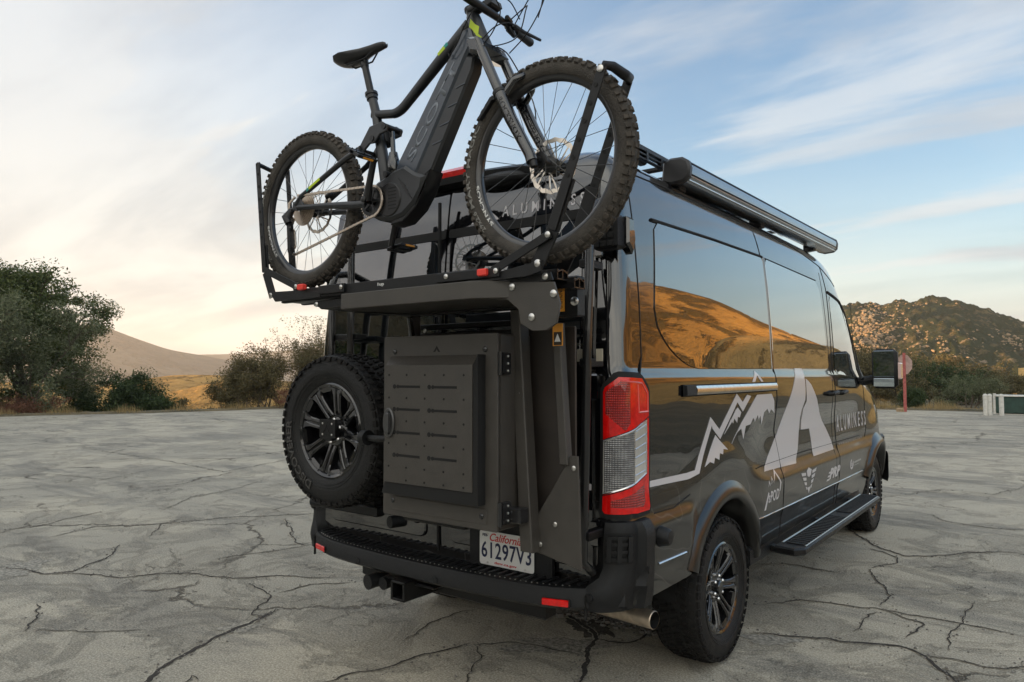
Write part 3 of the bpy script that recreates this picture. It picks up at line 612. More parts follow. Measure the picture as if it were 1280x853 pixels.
tag(npmesh('dry_grass', V.reshape(-1, 3), np.arange(3 * n).reshape(-1, 3), M['grass']), kind='stuff', label='dry yellow grass along the edge of the lot', cat='grass')
# ---- sign, posts, container
M['redpaint'] = mat('faded_red_paint', (.34, .085, .075), .6, noise_amt=.3, nscale=12); M['signback'] = mat('weathered_sign_metal', (.36, .25, .22), .6, metal=.0, noise_amt=.25, nscale=9)
M['whitepost'] = mat('white_painted_post', (.56, .55, .51), .7, noise_amt=.15, nscale=12); M['green'] = mat('green_container_paint', (.022, .055, .042), .5, noise_amt=.25, nscale=6)
d_ = 31.5; p = polar(at(1130), d_, 0); k = d_ * .98 / 893 / cos(0)
t = empty('road_sign', p, 'small octagonal sign seen from behind on a red post', 'sign'); dv_ = (p - CAM); dv_.z = 0; dv_.normalize(); rt = Vector((dv_.y, -dv_.x, 0))
MB().box(p + Vector((0, 0, 1.02)), (.11, .09, 2.06), Matrix.Rotation(-R(at(1130)), 3, 'Z'), .01).build('post', M['redpaint'], t)
mb = MB(); c = p + Vector((0, 0, 1.82)) - dv_ * .07
vs = []
for s_ in (-.012, .012):
    for i in range(8):
        a = pi / 8 + i * pi / 4; vs.append(c + rt * cos(a) * .29 + Vector((0, 0, 1)) * sin(a) * .40 + dv_ * s_)
mb.add(vs, [tuple(range(8)), tuple(range(8, 16))[::-1]] + [(i, (i + 1) % 8, 8 + (i + 1) % 8, 8 + i) for i in range(8)]); mb.build('sign_plate', M['signback'], t, smooth=None)
mb = MB(); mb.box(p + Vector((0, 0, 1.82)) - dv_ * .095, (.10, .02, .9), Matrix.Rotation(-R(at(1130)), 3, 'Z')); mb.build('sign_brace', M['redpaint'], t)
MB().box(polar(at(1124), d_, .06), (.26, .2, .16), None, .03).build('footing', M['boulder'], t)
for i, px_ in enumerate((1230, 1235.5, 1250)):
    p = polar(at(px_), 30.6, 0); t = empty('bollard', p, ('left one of the two white posts standing close together', 'right one of the two white posts standing close together', 'white post at the corner of the green container')[i], 'post', 'white posts on the right edge of the lot')
    MB().cyl(p, p + Vector((0, 0, .70)), .075, 14).build('post', M['whitepost'], t); MB().lathe([(.001, .76), (.05, .745), (.075, .70), (.079, .695), (.079, .67)], 14, 'z', p).build('post_cap', M['whitepost'], t)
p = polar(at(1274), 32.5, 0); a = -R(at(1270)); t = empty('container', p, 'low dark green metal container with pale lid at the right edge', 'container'); Rm = Matrix.Rotation(a, 3, 'Z')
def lc(x, y, z): return p + Rm @ Vector((x, y, z))
MB().box(lc(0, 0, .32), (1.5, 1.0, .60), Rm, .02).build('body', M['green'], t); MB().box(lc(0, -.02, .65), (1.58, 1.1, .05), Rm, .012).build('lid', M['whitepost'], t)
for i in range(6): MB().box(lc(-.6 + .24 * i, -.52, .32), (.05, .04, .52), Rm, .006).build('rib', M['green'], t)
for i in (-.79, .79): MB().cyl(lc(i, -.45, 0), lc(i, -.45, .74), .05, 12).build('corner_post', M['whitepost'], t)
# ================================================================ VAN
RA, FA = 1.16, 5.02                       # axle positions (rear bumper is y = 0)
WR = .38                                  # tyre radius
def sstep(a, b, x):
    t = max(0., min(1., (x - a) / (b - a))); return t * t * (3 - 2 * t)
WT = [(.40, .955), (.50, .975), (.66, .99), (.90, 1.0), (1.10, 1.006), (1.30, 1.008), (1.42, 1.007), (1.485, 1.004), (1.528, .989), (1.75, .978), (2.0, .962), (2.2, .943), (2.32, .925), (2.40, .905), (2.46, .87), (2.51, .80), (2.55, .70), (2.575, .58), (2.59, .40), (2.60, .15), (2.602, 0.02)]
YR = [(.40, .06), (.9, .05), (1.3, .05), (1.8, .075), (2.2, .105), (2.4, .13), (2.46, .16), (2.51, .22), (2.55, .32), (2.575, .46), (2.59, .7), (2.60, 1.0), (2.602, 1.4)]
YF = [(.40, 5.86), (.55, 5.93), (.9, 5.95), (1.1, 5.90), (1.22, 5.78), (1.32, 5.60), (1.40, 5.42), (1.46, 5.28), (1.8, 4.98), (2.2, 4.60), (2.36, 4.42), (2.46, 4.20), (2.52, 3.95), (2.56, 3.6), (2.585, 3.1), (2.60, 2.4), (2.602, 2.0)]
def ledge(y):
    return .905 + .21 * exp(-((y - RA) / .40) ** 2) + .06 * sstep(1.1, .6, y)
def bulge(y, z):
    zl = ledge(y); k = sstep(1.45, 1.75, y); b = (.014 + .018 * k) * sstep(zl + .07 - .03 * k, zl - .08 + .005 * k, z) * sstep(5.95, 5.6, y)
    b += .020 * sstep(.91, .85, z) * sstep(.78, .66, y)
    b -= .010 * sstep(.66, .62, z) * (1 if 1.6 < y < 4.6 else 0)
    b += .022 * exp(-((y - FA) / .42) ** 2) * sstep(1.18, .95, z)
    # shallow dished area between the arches, above the ledge
    b -= .014 * exp(-((z - 1.13) / .13) ** 2) * sstep(1.5, 1.9, y) * sstep(4.6, 4.2, y)
    return b
RC = .085
def corner(z):
    return min(RC, .9 * sm_tab(WT, z))
def half(y, z):
    """half width of the body at y, z"""
    wz = sm_tab(WT, z); yr = sm_tab(YR, z); yf = sm_tab(YF, z); rc = corner(z); Lf = 1.75
    x = wz
    if y < yr + rc: x = wz - rc + sqrt(max(0, rc * rc - (yr + rc - y) ** 2))
    if y > yf - Lf: x = x * max(0, 1 - min(1, (y - (yf - Lf)) / Lf) ** 5.0) ** (1 / 5.0)
    return x
def side(y, z, off=0., s=1):
    e = .01; x = half(y, z) + bulge(y, z)
    return Vector((s * (x + off), y, z))
def rear(x, z, off=0.):
    return Vector((x, sm_tab(YR, z) - off - .0 + .030 * abs(x) ** 2.5 * 0, z))
def wrapc(s, z, off=0., sgn=1):
    """s = distance along the outline round the rear corner; s = 0 where the corner starts on the rear"""
    wz = sm_tab(WT, z); yr = sm_tab(YR, z); rc = corner(z); q = rc * pi / 2
    if s < 0: return Vector((sgn * (wz - rc + s), yr - off, z))
    if s < q:
        a = s / rc; return Vector((sgn * (wz - rc + (rc + off) * sin(a)), yr + rc - (rc + off) * cos(a), z))
    y = yr + rc + s - q; return side(y, z, off, sgn)
# ---- paint
mt = mat('black_van_wrap', (.008, .008, .009), .14, coat=.85, coatr=.012, spec=.35); M['paint'] = mt; g = G(mt); P = g.pos(); SX = g.n('ShaderNodeSeparateXYZ', {0: P}).outputs
def topo(g, P, scale=1.0):
    nz = g.noise(P, 1.35 * scale, 2.0, .4, .2); a = g.m('MULTIPLY', nz, 15.); fr = g.m('FRACT', a); d = g.m('ABSOLUTE', g.m('SUBTRACT', fr, .5)); return g.rng(d, .0, .045, 1., 0.)
zmask = g.rng(SX[2], 1.22, .95, 0., 1.); base = g.mix(zmask, (.003, .003, .004), (.007, .0063, .0058))
g.link(g.mix(g.m('MULTIPLY', g.m('MULTIPLY', topo(g, P), zmask), .55), base, (.09, .086, .08)), g.b.inputs['Base Color'])
# very slight unevenness of the wrap, so mirrored hills ripple as in the photograph
rip = g.noise(g.n('ShaderNodeMapping', {0: P, 'Scale': (1, .8, 1.6)}).outputs[0], 2.4, 2, .4)
satin = g.rng(SX[2], 1.12, .93, 0., 1.)          # the lower wrap is a satin film
g.link(g.rng(satin, 0, 1, .012, .06, False), g.b.inputs['Coat Roughness']); g.link(g.rng(satin, 0, 1, .14, .30, False), g.b.inputs['Roughness']); g.link(g.rng(satin, 0, 1, .85, .60, False), g.b.inputs['Coat Weight'])
g.link(g.bump(rip, .28, .010), g.b.inputs['Coat Normal']); g.link(g.bump(rip, .28, .010), g.b.inputs['Normal'])
M['paint'].node_tree.nodes['Principled BSDF'].inputs['Coat IOR'].default_value = 1.95
M['rearpaint'] = mat('black_gloss_paint', (.003, .003, .004), .05, coat=1., coatr=.01)
M['glass'] = mat('mirrored_privacy_glass', (.003, .004, .005), .02, spec=.9, coat=1., coatr=.0)
for k_, i_ in (('rearpaint', 1.8), ('glass', 2.05)): M[k_].node_tree.nodes['Principled BSDF'].inputs['Coat IOR'].default_value = i_
M['paleglass'] = mat('silvered_side_glass', (.02, .024, .028), .015, spec=1., coat=1., coatr=.0); M['paleglass'].node_tree.nodes['Principled BSDF'].inputs['Coat IOR'].default_value = 3.2
M['gap'] = mat('gap_rubber_and_shade', (.004, .004, .004), .8); M['plastic'] = mat('black_textured_plastic', (.0055, .006, .007), .45, spec=.4, bump=.35, bscale=400, noise_amt=.15)
M['blackmetal'] = mat('black_powder_coat', (.006, .006, .0065), .36, spec=.36, bump=.25, bscale=500, noise_amt=.1, rvar=.06)
M['silver'] = mat('silver_wrap_print', (.60, .575, .59), .32, coat=.4); M['greyprint'] = mat('grey_wrap_print', (.30, .30, .30), .4, coat=.5)
M['chrome'] = mat('brushed_aluminium', (.72, .72, .72), .22, metal=1., noise_amt=.1, nscale=30); M['steel'] = mat('bolt_steel', (.62, .61, .58), .3, metal=1.)
M['rubber'] = mat('tyre_rubber', (.009, .009, .009), .52, spec=.35, noise_amt=.35, nscale=14, bump=.5, bscale=160, rvar=.12); M['dust'] = mat('dusty_tread_rubber', (.012, .011, .0105), .8, spec=.25, noise_amt=.4, nscale=25, bump=.5, bscale=150)
M['rimblack'] = mat('gloss_black_wheel', (.008, .008, .009), .16, coat=.8); M['rimmach'] = mat('machined_dark_tint', (.16, .16, .17), .22, metal=.9)
M['under'] = mat('underbody', (.01, .01, .01), .9); M['inner'] = mat('wheel_well_liner', (.006, .006, .006), .95)
VAN = empty('camper_van', (0, 3, 0), 'black high roof camper van with silver mountain graphics, seen from its right rear corner', 'van')
# ---- body shell
zs = [.40 + .02 * i for i in range(int((2.40 - .40) / .02) + 1)] + [2.42, 2.44, 2.46, 2.48, 2.50, 2.52, 2.54, 2.555, 2.57, 2.58, 2.588, 2.594, 2.598, 2.60, 2.602]
def outline(z):
    wz = sm_tab(WT, z); yr = sm_tab(YR, z); yf = sm_tab(YF, z); rc = corner(z); q = []
    for i in range(13): q.append(((wz - rc) * i / 12, yr))
    for i in range(1, 11): a = pi / 2 * i / 10; q.append((wz - rc + rc * sin(a), yr + rc - rc * cos(a)))
    ya = yr + rc; yb = yf - 1.75
    if yb < ya: yb = ya + .01
    n = 130
    for i in range(1, n + 1): y = ya + (yb - ya) * i / n; q.append((half(y, z) if y < yf - 1.75 else wz, y))
    for i in range(1, 41): a = i / 40; t = sin(a * pi / 2); y = yb + (yf - yb) * t; q.append((wz * max(0, 1 - t ** 5.0) ** (1 / 5.0), y))
    return [((x + (bulge(y, z) if y > yr + rc * .9 else bulge(y, z) * sstep(yr, yr + rc, y)) * (1 if x > .3 else 0)), y) for x, y in q]
AR = .49
mb = MB(); rows = [outline(z) for z in zs]; nc = len(rows[0])
for s in (1, -1):
    vs = [(s * x, y, z) for z, row in zip(zs, rows) for x, y in row]
    # pull the edge of each wheel opening onto a clean arc
    fs = []
    def inarch(v, r): return abs(v[0]) > .6 and any((v[1] - a) ** 2 + (v[2] - WR) ** 2 < r * r for a in (RA, FA))
    for i in range(len(zs) - 1):
        for j in range(nc - 1):
            f = (i * nc + j, i * nc + j + 1, (i + 1) * nc + j + 1, (i + 1) * nc + j)
            cx_ = [sum(vs[k][c] for k in f) / 4 for c in range(3)]
            if not inarch(cx_, AR) and not (cx_[1] < RA - .3 and cx_[2] < .57): fs.append(f)
    mb.add(vs, fs)
body = mb.build('body', M['paint'], VAN, smooth=50)
for p in body.data.polygons: pass
# rear paint (plain gloss) on the doors: separate skins proud of the shell
def rrect(x0, y0, x1, y1, r=.03, n=5):
    q = []
    for cx_, cy_, a in ((x1 - r, y1 - r, 0), (x0 + r, y1 - r, 90), (x0 + r, y0 + r, 180), (x1 - r, y0 + r, 270)):
        for i in range(n + 1): t = R(a + 90 * i / n); q.append((cx_ + r * cos(t), cy_ + r * sin(t)))
    return q
def shift(poly, du, dv): return [(a + du, b + dv) for a, b in poly]
for s in (1, -1):
    x0, x1 = (.006, .865) if s > 0 else (-.865, -.006)
    d = conform('rear_door', poly_bm([rrect(x0, .66, x1, 2.43, .03)]), rear, M['rearpaint'], VAN, .014, 0., .06)
    # inset glass with a black band above it
    xa, xb = (.05, .80) if s > 0 else (-.80, -.05)
    gl = conform('rear_window', poly_bm([rrect(xa, 1.50, xb, 2.175, .06)]), rear, M['glass'], d, .018, .0, .06)
    conform('window_band', poly_bm([rrect(x0 + .01 * (s > 0), 2.178, x1, 2.222, .01)]), rear, M['gap'], d, .020, 0., .06)
    for zz in (.85, 1.45, 2.05):
        MB().box((s * .885, sm_tab(YR, zz) - .02, zz), (.035, .03, .11), None, .008).build('hinge', M['rearpaint'], d)
    # lower moulded panel with recess
    MB().prism(rrect(min(s * .08, s * .80), .70, max(s * .08, s * .80), 1.02, .04), .040, .025, 'y', .006).build('lower_panel', M['rearpaint'], d)
MB().box((.0, .034, 1.5), (.012, .012, 1.7), None).build('door_seal', M['gap'], VAN)
# plate recess
MB().box((.45, .022, .735), (.46, .02, .23), None, .008).build('plate_recess', M['plastic'], VAN)
# silver stripe on right door edge
# ---- high brake light, spoiler, camera bump
mb = MB(); mb.grid(lambda x, t: Vector((x, sm_tab(YR, 2.40) + (-.045, -.055, .02, .10)[t] + .05 * abs(x) ** 2, 2.455 + (0, .03, .062, .070)[t] - .045 * (abs(x) / .7) ** 2)), [-.7 + .05 * i for i in range(29)], [0, 1, 2, 3])
mb.grid(lambda x, t: Vector((x, sm_tab(YR, 2.40) + (-.045, .08)[t] + .05 * abs(x) ** 2, 2.455 + (0, -.02)[t] - .045 * (abs(x) / .7) ** 2)), [-.7 + .05 * i for i in range(29)], [0, 1])
mb.build('rear_spoiler', M['plastic'], VAN)
M['redlens'] = mat('red_lens', (.66, .006, .005), .12, coat=.3, spec=.6, noise_amt=.2, nscale=40); M['darkred'] = mat('dark_red_lens', (.20, .006, .006), .12, coat=.8)
mb = MB(); mb.grid(lambda x, t: Vector((x, sm_tab(YR, 2.40) + (-.050, -.062, -.02)[t] + .05 * abs(x) ** 2, 2.475 + (0, .034, .062)[t] - .03 * abs(x) ** 2)), [-.22 + .04 * i for i in range(12)], [0, 1, 2])
mb.grid(lambda x, t: Vector((x, sm_tab(YR, 2.40) + (-.050, .02)[t], 2.475 - .03 * abs(x) ** 2)), [-.22 + .04 * i for i in range(12)], [0, 1]); mb.build('high_brake_light', M['redlens'], VAN)
mb = MB(); vs = []
for i in range(17):
    th = pi * i / 16
    for j in range(13):
        ph = pi * j / 12; vs.append((.33 + .15 * cos(th), .125 - .075 * sin(ph) * sin(th) ** .6, 2.425 + .042 * cos(ph) * sin(th) ** .6))
mb.add(vs, [(i * 13 + j, (i + 1) * 13 + j, (i + 1) * 13 + j + 1, i * 13 + j + 1) for i in range(16) for j in range(12)]); mb.build('camera_hood', M['plastic'], VAN, smooth=60)
# ---- side glass and panel gaps (both sides)
def sgn_side(s): return lambda y, z, o=0.: side(y, z, o, s)
def seam(pts, s=1, r=.0045, name='panel_gap', mt=None, off=-.001):
    q = []
    for (a, b), (c, d) in zip(pts[:-1], pts[1:]):
        n = max(1, int(math.hypot(c - a, d - b) / .05))
        for i in range(n): t = i / n; q.append(side(a + (c - a) * t, b + (d - b) * t, off, s))
    q.append(side(pts[-1][0], pts[-1][1], off, s)); MB().tube(q, r, 6).build(name, mt or M['gap'], VAN, smooth=60)
def bez(p, n=10):
    q = []
    for i in range(n + 1):
        t = i / n; q.append((p[0][0] * (1 - t) ** 2 + 2 * p[1][0] * t * (1 - t) + p[2][0] * t * t, p[0][1] * (1 - t) ** 2 + 2 * p[1][1] * t * (1 - t) + p[2][1] * t * t))
    return q
W1 = [(.50, 2.205), (.46, 2.17), (.40, 1.80)] + bez([(.42, 1.72), (.52, 1.60), (.74, 1.545)], 6) + [(.86, 1.53), (1.98, 1.535), (2.0, 1.56), (2.0, 2.215), (1.97, 2.235), (1.2, 2.225)]
W2 = [(2.05, 1.54), (3.36, 1.54), (3.40, 1.57), (3.33, 2.15), (3.24, 2.215), (2.08, 2.235), (2.05, 2.21)]
W3 = [(3.66, 1.50), (4.44, 1.46), (4.38, 1.66), (4.10, 2.03), (4.02, 2.09), (3.66, 2.13), (3.62, 2.09), (3.62, 1.53)]
W4 = [(4.47, 1.46), (4.80, 1.45), (4.42, 1.93), (4.14, 2.04)]
for s in (1, -1):
    S_ = sgn_side(s)
    for k, (nm, poly) in list(enumerate((('side_window', W1), ('side_window', W2), ('door_window', W3), ('quarter_window', W4)))):
        if s < 0: poly = list(poly)
        o = conform(nm, poly_bm([poly]), S_, M['glass'] if k == 0 else M['paleglass'], VAN, .0045 if k < 2 else .003, -.002, .07)
    seam([W1[i % len(W1)] for i in range(0, len(W1) - 1)] + [W1[-1], W1[0]], s, .0035, 'window_seal')
    seam([(.44, 2.212), (1.2, 2.232), (2.0, 2.242)], s, .009, 'window_seal', None, .002); seam([(2.0, 2.242), (3.26, 2.222)], s, .004, 'window_seal', None, .002)
    seam([(2.025, 2.24), (2.025, 1.535)], s, .016, 'window_pillar', M['glass'], -.004)
    seam([(.24, 2.405), (1.0, 2.43), (1.9, 2.445), (2.8, 2.43), (3.5, 2.36), (4.0, 2.25)], s, .0045, 'roof_joint')
    # sliding door: rear edge, bottom edge, front edge; fuel side panel edges
    seam([(1.93, 2.44), (1.98, 2.25)], s); seam([(2.04, 1.54), (2.05, 1.35), (2.02, 1.15), (2.10, .95), (2.08, .60), (2.08, .44)], s)
    seam([(3.50, 2.36), (3.56, 2.18), (3.53, 1.50), (3.56, .95), (3.52, .44)], s); seam([(3.42, 2.30), (3.46, 1.50), (3.44, .44)], s, .003)
    seam([(.25, 2.40), (.255, 1.80), (.25, 1.58), (.21, 1.50)], s, .004, 'corner_joint'); seam([(.22, .90), (.17, .74), (.13, .58)], s, .004, 'bumper_joint')
    seam([(3.60, 2.16), (4.05, 2.12), (4.45, 1.97), (4.86, 1.46)], s, .013, 'door_weatherstrip'); seam([(4.50, 1.45), (4.30, 1.98)], s, .010, 'window_pillar')
    seam([(4.58, 1.44), (4.62, 1.0), (4.56, .93)], s, .004)
    # character lines: pale trim line near the sill, ledge gap
    seam([(1.60, .665), (2.9, .655), (4.40, .645)], s, .0045, 'sill_trim', M['chrome'], .001); seam([(1.62, .955), (2.6, .965), (4.38, .955)], s, .004, 'body_crease')
    seam([(.30, .905), (.50, .90), (.68, .935)], s, .004, 'bumper_joint')
    # slide rail
    y0, y1 = .62, 2.02
    def railpt(y, z, o): return side(y, z, o, s)
    mb = MB(); mb.grid(lambda y, t: railpt(y, (1.395, 1.395, 1.452, 1.452)[t], (0, .006, .006, 0)[t]), [y0 + (y1 - y0) * i / 12 for i in range(13)], [0, 1, 2, 3]); rl = mb.build('slide_rail', M['gap'], VAN)
    mb = MB(); mb.grid(lambda y, t: railpt(y, (1.404, 1.403, 1.428, 1.446, 1.447)[t], (.004, .020, .024, .016, .004)[t]), [y0 + .13 + (y1 - y0 - .15) * i / 12 for i in range(13)], [0, 1, 2, 3, 4]); mb.build('rail_cover', M['chrome'], rl)
    mb = MB(); mb.grid(lambda y, t: railpt(y, (1.400, 1.402, 1.448, 1.450)[t], (.004, .024, .022, .004)[t]), [y0 + .01, y0 + .02, y0 + .12], [0, 1, 2, 3])
    mb.add([railpt(y0 + .01, z_, o_) for z_, o_ in ((1.400, .004), (1.402, .024), (1.448, .022), (1.450, .004))], [(0, 1, 2, 3)]); mb.build('rail_end_cap', M['plastic'], rl)
    # door handles
    for yy in (3.40, 3.70):
        h_ = MB(); a = side(yy - .06, 1.345, .03, s); b = side(yy + .09, 1.355, .03, s); h_.tube([side(yy - .06, 1.345, -.01, s), a, b, side(yy + .09, 1.355, -.01, s)], .016, 8); h_.build('door_handle', M['plastic'], VAN, smooth=60)
    # wheel arch flares: a rolled band, inner lip to outer lip
    for a_ in (RA, FA):
        mb = MB(); angs = [R(8 + i * (150 / 44)) for i in range(45)]
        prf = [(.455, -.10), (.462, .018), (.472, .030), (.49, .033), (.52, .026), (.548, .010), (.575, -.012)]
        def fl(an, t):
            r_, o_ = prf[t]; y = a_ + r_ * cos(an); z = WR + r_ * sin(an); zz = max(.40, z); v = side(y, max(zz, .42), 0, s)
            if t == 0: return Vector((s * (abs(v.x) - .14), y, z))
            return Vector((v.x + s * o_, y, z))
        mb.grid(fl, angs, range(7)); mb.build('wheel_arch_flare', M['arch'] if 'arch' in M else M.setdefault('arch', mat('satin_charcoal_flare', (.009, .0085, .008), .28, coat=.3, coatr=.15, noise_amt=.1)), VAN, smooth=50)
        # liner
        mb = MB(); mb.grid(lambda an, t: Vector((s * (.93, .60)[t], a_ + .475 * cos(an), WR + .475 * sin(an))), [R(i * 8) for i in range(23)], [0, 1]); k = 23
        mb.add([Vector((s * .60, a_ + .475 * cos(R(i * 8)), WR + .475 * sin(R(i * 8)))) for i in range(23)], [tuple(range(23))]); mb.build('wheel_well', M['inner'], VAN)
# windscreen, headlights, grille so the front is whole
mb = MB(); mb.grid(lambda t, z: Vector((half(0, 0) * 0 + sm_tab(WT, z) * max(0, 1 - abs(t) ** 5.0) ** .2 * 0 + t * .86, sm_tab(YF, z) - 1.75 * (1 - max(0, 1 - abs(t * .86 / sm_tab(WT, z)) ** 5.0) ** (1 / 5.0)) * 1.0 + .012, z)), [-1 + .05 * i for i in range(41)], [1.50 + .04 * i for i in range(21)]); mb.build('windscreen', M['glass'], VAN)
MB().prism(rrect(-.55, .70, .55, 1.05, .08), 5.97, 5.90, 'y', .01).build('grille', M['plastic'], VAN)
M['lamp'] = mat('headlamp_lens', (.7, .7, .72), .08, coat=1.)
for s in (1, -1): MB().prism(rrect(min(s * .58, s * .84), .86, max(s * .58, s * .84), 1.10, .05), 5.93, 5.70, 'y', .02).build('headlight', M['lamp'], VAN)
mb = MB(); mb.grid(lambda t, k_: Vector((t * 1.0, 5.99 - .42 * abs(t) ** 5 + (0, .06, .06, 0)[k_], (.72, .68, .46, .42)[k_])), [-1.03 + .103 * i for i in range(21)], [0, 1, 2, 3]); mb.build('front_bumper', M['plastic'], VAN)
for s in (1, -1): MB().prism([(5.40, .52), (5.62, .50), (5.66, .88), (5.44, .88)], s * .88, s * .985, 'x', .02).build('front_bumper_end', M['plastic'], VAN)
# underbody
MB().box((0, 3.5, .385), (1.5, 3.9, .19), None, .02).build('underbody', M['under'], VAN); MB().cyl((-.72, RA, WR), (.72, RA, WR), .055, 12).build('rear_axle', M['under'], VAN); MB().cyl((-.72, FA, WR), (.72, FA, WR), .045, 12).build('front_axle', M['under'], VAN)
# ---- graphics on the right side
def dec(name, polys, mt, off=.0022, step=.05): return conform(name, poly_bm(polys), sgn_side(1), mt, VAN, off, off - .0012, step)
A1 = [(2.601, 1.742), (2.545, 1.62), (2.485, 1.52), (2.42, 1.44), (2.36, 1.375), (2.28, 1.31), (2.19, 1.235), (2.08, 1.13), (1.97, 1.06), (1.87, 1.00), (1.77, .922), (2.43, .905), (2.50, .99), (2.53, 1.05), (2.565, 1.13), (2.575, 1.20), (2.60, 1.255), (2.68, 1.32), (2.69, 1.40), (2.675, 1.51), (2.655, 1.60)]
A2 = [(2.703, 1.468), (2.77, 1.45), (2.838, 1.424), (2.92, 1.37), (2.987, 1.317), (3.069, 1.22), (3.16, 1.15), (3.269, 1.089), (3.38, 1.0), (3.47, .912), (2.865, .911), (2.85, .98), (2.839, 1.042), (2.816, 1.112), (2.610, 1.117), (2.612, 1.18), (2.64, 1.255), (2.72, 1.31)]
dec('mountain_logo', [A1, A2], M['silver'])
RIB = [[(.205, 1.020), (.658, 1.007), (.66, 1.037), (.205, 1.046)], [(.685, 1.008), (.795, 1.020), (.98, 1.252), (.955, 1.285), (.751, 1.040), (.658, 1.037), (.658, 1.007)]]
RIB += [[(.955, 1.285), (.98, 1.225), (1.085, 1.165), (1.075, 1.215)], [(1.075, 1.215), (1.085, 1.165), (1.345, 1.35), (1.335, 1.395)], [(1.335, 1.395), (1.345, 1.345), (1.425, 1.293), (1.425, 1.345)], [(1.425, 1.345), (1.425, 1.293), (1.565, 1.375), (1.50, 1.385)]]
dec('ridge_stripe', RIB, M['silver'], .0026)
P1 = [(.866, 1.044), (1.02, 1.190), (1.175, 1.103), (1.115, 1.112), (1.10, 1.085), (1.061, 1.095), (1.045, 1.062), (.995, 1.078), (.975, 1.05), (.93, 1.062)]
P2 = [(1.143, 1.185), (1.315, 1.305), (1.345, 1.318), (1.40, 1.290), (1.375, 1.262), (1.345, 1.268), (1.335, 1.235), (1.29, 1.262), (1.275, 1.235), (1.24, 1.258), (1.20, 1.225)]
P3 = [(1.246, 1.128), (1.40, 1.230), (1.67, 1.380), (1.94, 1.380), (1.99, 1.335), (2.00, 1.26), (1.93, 1.285), (1.90, 1.262), (1.86, 1.29), (1.80, 1.272), (1.76, 1.20), (1.735, 1.255), (1.70, 1.235), (1.68, 1.262), (1.63, 1.225), (1.60, 1.25), (1.55, 1.215), (1.47, 1.21), (1.43, 1.14), (1.40, 1.20), (1.34, 1.185)]
P4 = [[(1.60, 1.456), (1.676, 1.522), (1.69, 1.493), (1.645, 1.456)], [(1.676, 1.522), (1.79, 1.456), (1.75, 1.456), (1.69, 1.493)]]
dec('snowy_peak', [P1], M['silver']); dec('snowy_peak', [P2], M['silver']); dec('snowy_peak', [P3], M['silver']); dec('peak_outline', P4, M['silver'])
def lettering(name, txt, y0, z0, y1, z1, mt=None, shear=0, bold=.0, surf=None, off=.0026, parent=None, fn=None, rotm=None):
    bm = text_bm(txt, 1., bold, shear, space=1.25 if 'ALUM' in txt else 1.08); fit(bm, y0, z0, y1, z1)
    if rotm:
        for v in bm.verts: v.co = Vector((*rotm(v.co.x, v.co.y), 0))
    return conform(name, bm, fn or sgn_side(1), mt or M['greyprint'], parent or VAN, off, off - .0012, .06 if not fn else None)
lettering('van_lettering', 'A L U M I N E S S', 3.60, 1.035, 4.62, 1.165, M['silver'], bold=.008)
lettering('van_lettering', 'www.aluminess.com', 3.62, .925, 4.46, .955, M['greyprint'])
lettering('sponsor_mark', 'sPOD', 1.79, .735, 1.99, .800, M['silver'], .15, .015); dec('sponsor_mark', [[(1.72, .70), (1.745, .70), (1.80, .79), (1.785, .80)], [(1.785, .83), (1.80, .87), (1.82, .83), (1.80, .85)], [(1.84, .84), (1.865, .885), (1.89, .84), (1.865, .868)], [(1.90, .85), (1.955, .92), (2.03, .83), (2.01, .78), (2.0, .78), (2.01, .83), (1.955, .895)], ], M['silver'])
bd = [[(2.60, .835), (2.66, .855), (2.72, .835), (2.70, .80), (2.66, .79), (2.62, .80)]]
for k in range(4):
    z_ = .835 - .034 * k; w_ = .13 - .024 * k
    bd += [[(2.60 + .012 * k - w_, z_), (2.60 + .012 * k - .02, z_ - .008), (2.60 + .012 * k - .02, z_ - .028), (2.60 + .012 * k - w_ + .02, z_ - .022)], [(2.72 - .012 * k + w_, z_), (2.72 - .012 * k + .02, z_ - .008), (2.72 - .012 * k + .02, z_ - .028), (2.72 - .012 * k + w_ - .02, z_ - .022)]]
bd += [[(2.62, .72), (2.70, .72), (2.66, .68)]]
dec('winged_badge', bd, M['silver'])
lettering('sponsor_mark', 'PRP', 3.22, .705, 3.56, .785, M['silver'], .35, .05); dec('sponsor_mark', [[(3.14, .70), (3.22, .70), (3.235, .712), (3.16, .712)], [(3.17, .725), (3.235, .725), (3.245, .737), (3.185, .737)], [(3.20, .75), (3.255, .75), (3.265, .762), (3.21, .762)]], M['silver'])
def ring_polys(cx_, cz_, r0, r1, a0, a1, n=14, k=1.0):
    return [[(cx_ + k * r_ * cos(t), cz_ + r_ * sin(t)) for r_, t in ((r0, R(a0 + (a1 - a0) * i / n)), (r1, R(a0 + (a1 - a0) * i / n)), (r1, R(a0 + (a1 - a0) * (i + 1) / n)), (r0, R(a0 + (a1 - a0) * (i + 1) / n)))] for i in range(n)]
dec('sponsor_mark', ring_polys(3.96, .745, .026, .042, 100, 400, 14, 1.4) + ring_polys(3.96, .745, .006, .016, 0, 360, 8, 1.4), M['silver'], step=None); dec('sponsor_mark', [[(4.04, .745), (4.30, .748), (4.30, .762), (4.04, .760)], [(4.04, .725), (4.22, .727), (4.22, .731), (4.04, .729)]], M['greyprint'])
